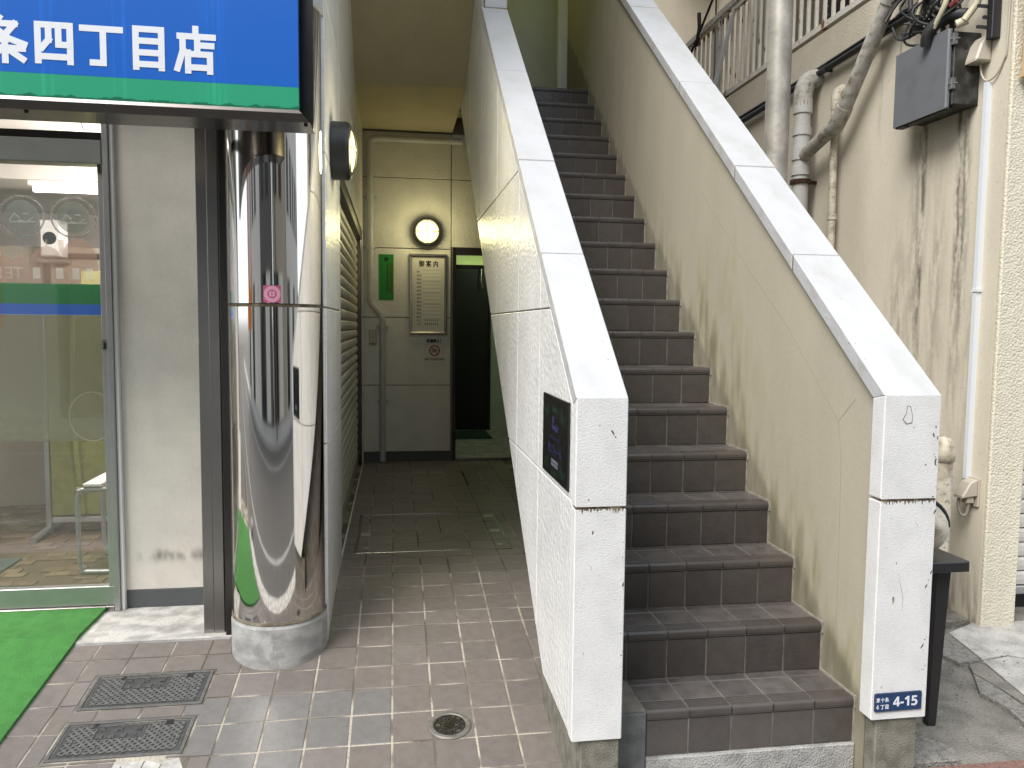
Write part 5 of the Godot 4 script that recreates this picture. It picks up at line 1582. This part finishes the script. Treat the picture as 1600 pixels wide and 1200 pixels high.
func make_neighbour() -> void:
	var W := 2.95
	var t := thing("neighbour_building", "beige rendered neighbouring building with upper corridor and stained side wall", "building", Vector3(3.2, 0.05, -6))
	part(t, "side_wall", box(Vector3(W + 0.004, -0.05, -3.442), Vector3(W + 0.2, 3.36, -12)), M.beige)
	var nm := printed(neighbour_image(), 0.85)
	part(t, "stained_render", side(rect(3.443, -0.02, 8.44, 3.359), W + 0.004, -0.004, 0.0, 0.0, Rect2(3.44, 0, 5.0, 3.36)), nm)
	part(t, "fascia", box(Vector3(W - 0.012, 3.361, -3.442), Vector3(4.2, 3.60, -12), 0.004), M.beige)
	part(t, "pilaster", box(Vector3(W + 0.004, -0.05, -3.4415), Vector3(W + 0.195, 6.5, -3.38 - 0.06 + 0.02), 0.006), M.rough_beige)
	part(t, "corridor_wall", box(Vector3(4.2, 3.36, -3.6), Vector3(4.35, 7.0, -12)), M.beige)
	part(t, "shading_roof", box(Vector3(W - 0.05, 5.6, -3.7), Vector3(4.199, 5.75, -8.6)), M.soffit)  # unseen roof, added to shade the corridor behind the bars
	part(t, "cross_wall", box(Vector3(W, 3.601, -10.2), Vector3(4.199, 7.0, -10.35)), M.beige)
	part(t, "front_wall", box(Vector3(W + 0.196, 2.5, -3.50), Vector3(7, 7, -3.599)), M.beige)
	part(t, "upper_wall", box(Vector3(W + 0.196, 7.001, -3.50), Vector3(7, 7.6, -12)), M.beige)
	part(t, "end_wall", box(Vector3(6.8, -0.05, -3.60), Vector3(7, 2.5, -12)), M.beige)
	# louvred window on the corridor
	var lw := thing("louvre_window", "dark louvred window behind the corridor railing", "window", Vector3(4.19, 4.3, -6.0))
	part(lw, "frame", box(Vector3(4.17, 3.9, -5.0), Vector3(4.199, 5.3, -7.2), 0.004), M.alu)
	part(lw, "dark_pane", box(Vector3(4.16, 3.95, -5.05), Vector3(4.1699, 5.25, -7.15)), M.dark_glass)
	for k in 16:
		part(lw, "louvre", prism(PackedVector2Array([Vector2(0, 0), Vector2(0.05, -0.05), Vector2(0.056, -0.046), Vector2(0.006, 0.004)]), Vector3(4.10, 4.0 + k * 0.078, -5.06), X, Y, -Z, 2.08), M.kick)
	# ground-floor shutter
	var sh := thing("street_shutter", "closed grey slatted roller shutter at the right edge", "shutter", Vector3(4.5, 0.12, -3.66))
	var pr := PackedVector2Array([Vector2(0, 0), Vector2(0.012, 0.004), Vector2(0.016, 0.03), Vector2(0.014, 0.06), Vector2(0.006, 0.074), Vector2(0, 0.076)])
	var sm := prism(pr, Vector3(3.152, 0, -3.68), Z, Y, X, 3.6)
	for k in 30:
		part(sh, "slat", sm, M.slat_white if k < 10 or k > 13 else M.slat, at(Vector3(0, 0.165 + k * 0.0795, 0)))
	part(sh, "bottom_bar", box(Vector3(3.152, 0.118, -3.652), Vector3(6.75, 0.163, -3.684), 0.004), M.alu)
	part(sh, "backing", box(Vector3(3.151, 0.17, -3.685), Vector3(6.78, 2.56, -3.70)), M.kick)
	part(sh, "shade_gap", box(Vector3(3.151, 0.0, -3.70), Vector3(6.78, 0.17, -3.72)), M.black)
	var sb := thing("wooden_board", "varnished wooden board fixed high at the right edge", "board", Vector3(3.6, 2.77, -3.35))
	part(sb, "plank", box(Vector3(2.985, 2.785, -3.405), Vector3(5.8, 3.9, -3.36), 0.004), M.wood)
	part(sb, "edge_trim", box(Vector3(2.98, 2.77, -3.41), Vector3(5.8, 2.7845, -3.352), 0.002), M.wood)
	part(sb, "bracket", box(Vector3(3.1, 2.9, -3.406), Vector3(3.14, 3.6, -3.44)), M.dark_steel)
	# railing of the upper corridor
	var rl := thing("corridor_railing", "rust-streaked white bar railing along the neighbour's upper corridor", "railing", Vector3(W, 3.6, -6))
	part(rl, "top_rail", box(Vector3(W - 0.03, 4.37, -4.0), Vector3(W + 0.03, 4.42, -9.5), 0.004), M.rail_paint)
	part(rl, "bottom_rail", box(Vector3(W - 0.02, 3.625, -4.0), Vector3(W + 0.02, 3.665, -9.5), 0.003), M.rail_paint)
	var bar := box(Vector3(-0.010, 3.666, -0.013), Vector3(0.010, 4.369, 0.013), 0.002)
	for k in 50:
		var zz := -4.05 - k * 0.108
		part(rl, "bar", bar, M.rail_paint, at(Vector3(W, 0, zz)))
	for zz in [-5.62, -6.9, -8.3]:
		part(rl, "post", box(Vector3(W - 0.022, 3.60, zz - 0.022), Vector3(W + 0.022, 4.42, zz + 0.022), 0.003), M.rail_paint)
	var br := thing("leaning_bar", "white painted bar leaning diagonally against the railing", "bar", Vector3(W - 0.06, 3.62, -6.6))
	part(br, "bar", prism(PackedVector2Array([Vector2(6.92, 3.63), Vector2(6.97, 3.63), Vector2(6.50, 4.30), Vector2(6.45, 4.30)]), X * (W - 0.075), -Z, Y, X, 0.03, 0.003, 0.003), M.white_trim)
	part(br, "bracket", box(Vector3(W - 0.07, 4.27, -6.18), Vector3(W - 0.045, 4.30, -6.47), 0.002), M.rail_paint)
	# cables along the wall
	var cb := thing("wall_cable", "thick black cable run along the top of the stained wall", "cable", Vector3(W - 0.04, 3.3, -6))
	part(cb, "conduit", tube([Vector3(W - 0.045, 3.335, -4.10), Vector3(W - 0.045, 3.315, -5.2), Vector3(W - 0.045, 3.295, -6.5), Vector3(W - 0.045, 3.29, -10)], 0.021, 10), M.cable)
	part(cb, "conduit", tube([Vector3(W - 0.03, 3.385, -4.0), Vector3(W - 0.03, 3.355, -5.3), Vector3(W - 0.03, 3.345, -7), Vector3(W - 0.03, 3.34, -10)], 0.012, 8), M.cable)
	for zz in [-4.5, -5.0, -5.7, -6.4]:
		part(cb, "clip", box(Vector3(W - 0.07, 3.295, zz - 0.006), Vector3(W - 0.005, 3.335, zz + 0.006), 0.002), M.cable)
	var dc := thing("drop_cable", "thin black cable hanging across the wall behind the railing", "cable", Vector3(3.9, 4.4, -8))
	part(dc, "cable", tube(curve([Vector3(2.9, 3.75, -8.4), Vector3(2.9, 4.25, -7.5), Vector3(2.9, 4.75, -6.7), Vector3(2.9, 5.2, -6.0)], 6), 0.012, 6), M.cable)
	part(dc, "cable", tube([Vector3(4.16, 3.7, -9.9), Vector3(4.16, 6.2, -9.9)], 0.012, 6), M.cable)
	part(dc, "splice", tube([Vector3(2.93, 4.30, -7.42), Vector3(2.93, 4.46, -7.36), Vector3(2.93, 4.6, -7.38)], 0.02, 8), M.cable)
	# drainpipes
	var px := 2.83
	var zc := -5.16
	var p := thing("drainpipe", "grey drainpipe with elbow and slanting branch on the stained wall", "pipe", Vector3(px, 0.05, zc))
	part(p, "pipe", tube([Vector3(px, 0.0, zc), Vector3(px, 3.12, zc)], 0.055, 16), M.pvc)
	part(p, "elbow", tube(curve([Vector3(px, 3.10, zc), Vector3(px, 3.20, zc), Vector3(px + 0.03, 3.275, zc), Vector3(px + 0.09, 3.30, zc), Vector3(px + 0.13, 3.30, zc)], 5), 0.064, 16), M.dirty_pvc)
	for q in [[3.10, 0.05], [2.93, 0.03], [2.78, 0.05], [2.66, 0.035]]:
		part(p, "pipe_collar", lathe([Vector2(0.0555, -q[1]), Vector2(0.064, -q[1] + 0.004), Vector2(0.064, q[1] - 0.004), Vector2(0.0555, q[1])], Vector3(px, q[0], zc), 20), M.pvc)
	part(p, "rusty_clamp", lathe([Vector2(0.056, -0.016), Vector2(0.070, -0.014), Vector2(0.070, 0.014), Vector2(0.056, 0.016)], Vector3(px, 2.585, zc), 20), M.rust)
	part(p, "clamp_bolt", box(Vector3(px + 0.05, 2.572, zc - 0.01), Vector3(W, 2.595, zc + 0.012)), M.rust)
	part(p, "branch_pipe", tube([Vector3(px, 2.745, zc), Vector3(px, 2.785, zc + 0.12), Vector3(px, 2.862, -4.76)], 0.045, 14), M.dirty_pvc)
	part(p, "branch_pipe", tube([Vector3(px, 2.915, -4.675), Vector3(px, 4.25, -3.57)], 0.045, 14), M.dirty_pvc)
	part(p, "branch_elbow", tube(curve([Vector3(px, 2.852, -4.81), Vector3(px, 2.872, -4.73), Vector3(px, 2.96, -4.64)], 4), 0.052, 14), M.dirty_pvc)
	part(p, "pipe_socket", tube([Vector3(px, 3.44, -4.24), Vector3(px, 3.54, -4.157)], 0.052, 14), M.dirty_pvc)
	var p2 := thing("thin_pipe", "slim cream pipe with small elbow right of the grey drainpipe", "pipe", Vector3(2.89, 0.05, -4.84))
	part(p2, "pipe", tube(curve([Vector3(2.89, 0.0, -4.84), Vector3(2.89, 2.0, -4.84), Vector3(2.888, 2.62, -4.845), Vector3(2.89, 3.02, -4.84)], 6), 0.024, 12), M.cream_pipe)
	part(p2, "elbow", tube(curve([Vector3(2.89, 3.0, -4.84), Vector3(2.89, 3.10, -4.84), Vector3(2.94, 3.14, -4.84)], 5), 0.032, 12), M.cream_pipe)
	for y in [2.30, 2.02, 2.98]:
		part(p2, "pipe_collar", lathe([Vector2(0.0245, -0.02), Vector2(0.030, -0.018), Vector2(0.030, 0.018), Vector2(0.0245, 0.02)], Vector3(2.89, y, -4.84), 14), M.cream_pipe)
	var po := thing("metal_pole", "tall weathered metal pole rising behind the right parapet", "pole", Vector3(2.2, 0.04, -4.30))
	part(po, "shaft", tube([Vector3(2.2, 0.0, -4.30), Vector3(2.2, 7.5, -4.30)], 0.068, 24), M.pole)
	part(po, "base_plate", box(Vector3(2.08, 0.04, -4.42), Vector3(2.32, 0.06, -4.18), 0.003), M.rust)
	# grey junction box
	var jb := thing("junction_box", "dark grey metal cabinet jutting from the stained wall under black cables", "box", Vector3(2.87, 2.69, -3.84))
	part(jb, "body", box(Vector3(2.80, 2.70, -4.052), Vector3(W, 3.06, -3.632), 0.004), M.box_side)
	part(jb, "lid", box(Vector3(2.775, 2.682, -4.07), Vector3(2.80, 3.078, -3.645), 0.007), M.box_gray)
	part(jb, "lip", box(Vector3(2.785, 2.675, -4.06), Vector3(2.83, 2.699, -3.66), 0.005), M.box_side)
	for y in [2.80, 3.02]:
		part(jb, "latch", box(Vector3(2.785, y - 0.028, -3.644), Vector3(2.812, y + 0.028, -3.622), 0.003), M.iron_worn)
		part(jb, "latch_pin", tube([Vector3(2.778, y, -3.636), Vector3(2.816, y, -3.617)], 0.005, 6), M.iron_worn)
	part(jb, "cable_hole", lathe([Vector2(0, 0), Vector2(0.013, 0), Vector2(0.013, 0.002), Vector2(0, 0.002)], Vector3(2.862, 2.985, -3.632), 16, Z), M.black)
	part(jb, "drip_stud", tube([Vector3(2.80, 2.684, -3.98), Vector3(2.80, 2.668, -3.98)], 0.014, 8), M.box_side)
	# tangle of cables over the cabinet
	var tg := thing("cable_tangle", "tangle of black cables and cream sleeves above the grey cabinet", "cables", Vector3(2.82, 3.2, -3.8))
	var r2 := RandomNumberGenerator.new()
	r2.seed = 77
	for k in 15:
		var c0 := Vector3(2.79 + r2.randf() * 0.10, 3.22 + r2.randf() * 0.10, -3.70 - r2.randf() * 0.32)
		var rad := r2.randf_range(0.07, 0.15)
		var pts := []
		var ph := r2.randf() * TAU
		var ax := Vector3(r2.randf_range(-0.4, 0.4), 0, 1).normalized()
		for i in 8:
			var a := ph + TAU * 0.85 * i / 7.0
			pts.append(c0 + ax * cos(a) * rad * 1.3 + Vector3(0.04 * sin(a * 2 + k), sin(a) * rad, 0))
		part(tg, "cable", tube(curve(pts, 5), r2.randf_range(0.004, 0.008), 6), M.cable)
	for k in 4:
		part(tg, "thick_cable", tube(curve([Vector3(2.87, 3.05, -3.76 - k * 0.05), Vector3(2.84, 3.16, -3.72 - k * 0.07), Vector3(2.80, 3.27, -3.80 - k * 0.06), Vector3(2.86, 3.50, -3.70 - k * 0.12), Vector3(2.9, 3.8, -3.6 - k * 0.1)], 6), 0.013, 8), M.cable)
	part(tg, "splice", tube(curve([Vector3(2.765, 3.04, -3.80), Vector3(2.755, 3.10, -3.77), Vector3(2.80, 3.16, -3.70), Vector3(2.85, 3.14, -3.62)], 5), 0.030, 10), M.cable)
	part(tg, "cream_sleeve", tube(curve([Vector3(2.76, 3.11, -3.74), Vector3(2.765, 3.19, -3.68), Vector3(2.78, 3.27, -3.66), Vector3(2.80, 3.36, -3.62)], 5), 0.014, 8), M.cream)
	part(tg, "cream_sleeve", tube(curve([Vector3(2.76, 3.23, -3.88), Vector3(2.765, 3.30, -3.85), Vector3(2.78, 3.36, -3.78)], 5), 0.014, 8), M.cream)
	part(tg, "cream_sleeve", tube([Vector3(2.82, 3.10, -3.60), Vector3(2.86, 3.17, -3.57), Vector3(2.88, 3.26, -3.56)], 0.018, 8), M.cream)
	part(tg, "cream_sleeve", tube([Vector3(2.80, 3.09, -3.63), Vector3(2.84, 3.105, -3.60)], 0.022, 8), M.cream)
	part(tg, "red_cap", tube([Vector3(2.79, 3.19, -3.66), Vector3(2.80, 3.205, -3.63)], 0.016, 8), mat(lin(0.14, 0.015, 0.02), 0.5))
	part(tg, "service_cable", tube(curve([Vector3(2.80, 3.22, -3.72), Vector3(2.80, 3.28, -3.5), Vector3(2.85, 3.34, -3.2), Vector3(3.1, 3.5, -2.6), Vector3(3.6, 4.2, 0.5)], 6), 0.009, 6), M.cable)
	# black cleat with two rungs, small grey cover and its cable, white conduit, outlet
	var ck := thing("cable_cleat", "black bracket with two rungs at the top of the wall corner", "bracket", Vector3(2.92, 3.1, -3.53))
	part(ck, "plate", box(Vector3(2.90, 2.99, -3.505), Vector3(2.949, 3.45, -3.545), 0.003), M.black_metal)
	for y in [3.04, 3.14]:
		part(ck, "rung", box(Vector3(2.84, y, -3.54), Vector3(2.90, y + 0.014, -3.53)), M.black_metal)
	part(ck, "hook", box(Vector3(2.875, 3.09, -3.545), Vector3(2.90, 3.103, -3.53)), M.black_metal)
	var cv := thing("cable_cover", "small beige plastic cable cover right of the grey cabinet", "box", Vector3(2.92, 2.90, -3.60))
	part(cv, "cover", prism(PackedVector2Array([Vector2(0, 0), Vector2(0.085, 0), Vector2(0.085, 0.012), Vector2(0.06, 0.09), Vector2(0.035, 0.125), Vector2(0, 0.13)]), Vector3(2.949, 2.895, -3.555), -X, Y, -Z, 0.085, 0.008, 0.008), M.plastic_beige)
	part(cv, "cable", tube(curve([Vector3(2.925, 2.895, -3.60), Vector3(2.925, 2.84, -3.59), Vector3(2.93, 2.80, -3.56), Vector3(2.937, 2.81, -3.51), Vector3(2.942, 2.87, -3.47), Vector3(2.943, 2.95, -3.452), Vector3(2.943, 3.4, -3.45)], 6), 0.005, 6), M.plastic_beige)
	var wc := thing("white_conduit", "straight white plastic conduit down the wall corner to the outlet", "conduit", Vector3(2.94, 0.8, -3.56))
	part(wc, "channel", prism(rect(-0.016, -0.012, 0.016, 0.012), Vector3(2.938, 0.79, -3.555), X, Z, Y, 2.0, 0.001), M.plastic_white)
	part(wc, "coupling", box(Vector3(2.918, 1.75, -3.574), Vector3(2.9495, 1.765, -3.536)), M.plastic_white)
	var ou := thing("outdoor_outlet", "beige weatherproof outlet with a looped grey lead", "outlet", Vector3(2.93, 0.72, -3.52))
	part(ou, "back_plate", box(Vector3(2.938, 0.655, -3.47), Vector3(2.949, 0.80, -3.545), 0.003), M.plastic_beige)
	part(ou, "hood", prism(PackedVector2Array([Vector2(0, 0.005), Vector2(0.045, 0.0), Vector2(0.085, -0.005), Vector2(0.085, 0.008), Vector2(0.045, 0.075), Vector2(0.015, 0.09), Vector2(0, 0.09)]), Vector3(2.938, 0.705, -3.472), -X, Y, -Z, 0.07, 0.006, 0.006), M.plastic_beige)
	part(ou, "plug", box(Vector3(2.89, 0.672, -3.485), Vector3(2.93, 0.706, -3.53), 0.004), M.plastic_beige)
	part(ou, "lead", tube(curve([Vector3(2.875, 0.70, -3.525), Vector3(2.87, 0.65, -3.52), Vector3(2.88, 0.61, -3.51), Vector3(2.90, 0.615, -3.50), Vector3(2.91, 0.675, -3.50)], 5), 0.008, 8), mat(lin(0.22, 0.20, 0.17), 0.5))

# ---------------------------------------------------------------- alley floor, lamp and stub pipe
func make_alley() -> void:
	var base := struct("alley_ground", box(Vector3(1.60, -0.1, -2.2), Vector3(7.0, 0.028, -12)), M.dark_slab)
	var V := func(a: Array) -> PackedVector2Array:
		var p := PackedVector2Array()
		for i in range(0, a.size(), 2):
			p.append(Vector2(a[i], a[i + 1]))
		return p
	var up := func(p: PackedVector2Array, h: float, b := 0.002) -> ArrayMesh: return flat(p, 0.015, h, b)
	part(base, "slab", up.call(V.call([2.735, 3.375, 2.95, 3.475, 3.6, 3.46, 6.9, 3.44, 6.9, 3.10, 3.0, 3.085, 2.87, 3.065, 2.83, 3.10, 2.67, 3.075]), 0.034), M.slab)
	part(base, "slab", up.call(V.call([2.66, 3.055, 2.81, 3.085, 2.86, 3.05, 3.0, 3.07, 6.9, 3.085, 6.9, 2.33, 2.47, 2.33, 2.585, 2.75]), 0.033), M.slab)
	part(base, "patch", up.call(V.call([2.57, 3.035, 2.65, 3.055, 2.578, 2.74, 2.46, 2.335, 2.44, 2.335, 2.53, 2.68, 2.535, 2.82, 2.53, 2.96]), 0.030), M.dark_slab)
	part(base, "rough_concrete", up.call(V.call([2.60, 3.36, 2.73, 3.375, 2.66, 3.07, 2.54, 3.055, 2.50, 3.25]), 0.0315), M.aggregate)
	part(base, "rough_concrete", up.call(V.call([2.522, 2.95, 2.524, 2.80, 2.51, 2.66, 2.43, 2.335, 2.36, 2.335, 2.40, 2.54, 2.43, 2.66, 2.42, 2.79]), 0.0315), M.aggregate)
	part(base, "rough_concrete", up.call(V.call([1.76, 2.62, 1.86, 2.60, 1.94, 2.49, 2.0, 2.42, 1.965, 2.335, 1.76, 2.335]), 0.0325), M.aggregate)
	part(base, "rough_concrete", up.call(V.call([2.78, 3.46, 2.94, 3.485, 2.94, 3.75, 2.80, 3.70]), 0.05), M.dark_slab)
	part(base, "manhole_lid", lathe([Vector2(0.0, 0.0365), Vector2(0.055, 0.0365), Vector2(0.062, 0.033), Vector2(0.070, 0.0365), Vector2(0.075, 0.030), Vector2(0.075, 0.02)], Vector3(2.12, 0, -2.78), 28), M.dark_slab)
	# grit and small stones
	var grit := begin()
	for k in 260:
		var p := Vector3(rng.randf_range(1.8, 2.9), 0.045, -rng.randf_range(2.34, 3.6))
		var s := rng.randf_range(0.002, 0.006)
		add_prism(grit, polar(Vector2.ZERO, s, s * 0.8, 5), p, X, -Z, Y, s)
	var gn := part(base, "grit", done(grit), M.aggregate)
	stuff(gn)
	# globe lamp on a black stand
	var t := thing("garden_lamp", "round cream lamp with black straps on a black stand behind the right pillar", "lamp", Vector3(2.04, 0.04, -2.62))
	part(t, "leg", front(PackedVector2Array([Vector2(2.031, 0.03), Vector2(2.066, 0.03), Vector2(2.098, 0.652), Vector2(2.04, 0.652)]), -2.62, 0.03, 0.002), M.black_metal)
	part(t, "leg", prism(rect(-0.014, -0.014, 0.014, 0.014), Vector3(1.96, 0.03, -2.78), X, Z, Vector3(0.01, 0.62, 0.02).normalized(), 0.625, 0.002), M.black_metal)
	part(t, "top_plate", box(Vector3(1.86, 0.652, -2.53), Vector3(2.125, 0.692, -2.79), 0.004), M.black_metal)
	var c := Vector3(1.990, 0.798, -2.66)
	var prof := []
	for k in 13:
		var a := -PI / 2 + PI * k / 12.0
		prof.append(Vector2(0.112 * cos(a), 0.106 * sin(a)))
	prof[0].x = 0.0
	prof[12].x = 0.0
	part(t, "globe", lathe(prof, c, 32, Y, false), M.cream_pipe)
	for d in [Vector3(1, 0, 0.25).normalized(), Vector3(-0.25, 0, 1).normalized()]:
		var pts := []
		for k in 17:
			var a := PI * k / 16.0
			pts.append(c + d * 0.119 * cos(a) + Y * 0.113 * sin(a))
		part(t, "strap", tube(pts, 0.0085, 6), M.black_metal)
	var s := thing("vent_pipe", "short cream standpipe with a domed cap beside the beige wall", "pipe", Vector3(2.69, 0.04, -3.42))
	part(s, "pipe", tube([Vector3(2.69, 0.0, -3.42), Vector3(2.69, 0.915, -3.42)], 0.046, 18), M.cream_pipe)
	part(s, "cap", lathe([Vector2(0.0465, 0.0), Vector2(0.053, 0.004), Vector2(0.053, 0.045), Vector2(0.047, 0.085), Vector2(0.03, 0.115), Vector2(0.0, 0.125)], Vector3(2.69, 0.905, -3.42), 24, Y, false), M.cream_pipe)

# ---------------------------------------------------------------- the far side of the street, met only in the mirror column
func make_street() -> void:
	struct("far_pavement", box(Vector3(-30, -0.075, 3.6), Vector3(30, 0.04, 5.2), 0.01), M.slab)
	var fronts := [[-14.0, -5.2, 6.5, M.pale_wall, "pale two-storey house across the street"], [-5.0, -0.6, 6.2, M.dark_wall, "dark shop house across the street"], [-0.4, 4.6, 6.8, M.tan_wall, "tan house with shutters across the street"], [4.8, 14.0, 7.0, M.pale_wall, "cream house across the street, far right"]]
	for f in fronts:
		var t := thing("house", f[4], "house", Vector3((f[0] + f[1]) / 2, 0, 7), "houses across the street")
		part(t, "wall", box(Vector3(f[0], -0.1, 5.2), Vector3(f[1], f[2], 11)), f[3])
		part(t, "roof", box(Vector3(f[0] - 0.1, f[2], 5.1), Vector3(f[1] + 0.1, f[2] + 0.15, 11.1)), M.kick)
		var n := int((f[1] - f[0]) / 1.8)
		for k in n:
			var x: float = f[0] + 0.5 + k * 1.8
			part(t, "window", box(Vector3(x, 3.4, 5.17), Vector3(x + 1.1, 4.7, 5.199)), M.dark_glass)
			part(t, "shop_opening", box(Vector3(x - 0.2, 0.1, 5.16), Vector3(x + 1.25, 2.3, 5.199)), M.dark_glass if k % 2 == 0 else M.slat_white)
	var b := thing("banner", "orange and white upright shop banner on the street left of the shop", "banner", Vector3(-3.0, -0.07, -1.55))
	part(b, "cloth", box(Vector3(-3.002, 1.5, -1.85), Vector3(-2.998, 3.1, -1.25)), M.orange)
	part(b, "white_oval", prism(polar(Vector2(1.55, 2.35), 0.2, 0.55, 24), X * -2.998, -Z, Y, X, 0.003), M.white_ink)
	part(b, "pole", tube([Vector3(-3.0, -0.07, -1.88), Vector3(-3.0, 3.2, -1.88)], 0.015, 8), M.steel)
	part(b, "base_block", box(Vector3(-3.15, -0.07, -1.73), Vector3(-2.85, 0.05, -2.03), 0.01), M.concrete)
	var p := thing("utility_pole", "dark utility pole on the far pavement", "pole", Vector3(0.35, 0, 3.9))
	part(p, "shaft", tube([Vector3(0.35, 0, 3.9), Vector3(0.35, 9, 3.9)], 0.14, 14), M.dark_wall)
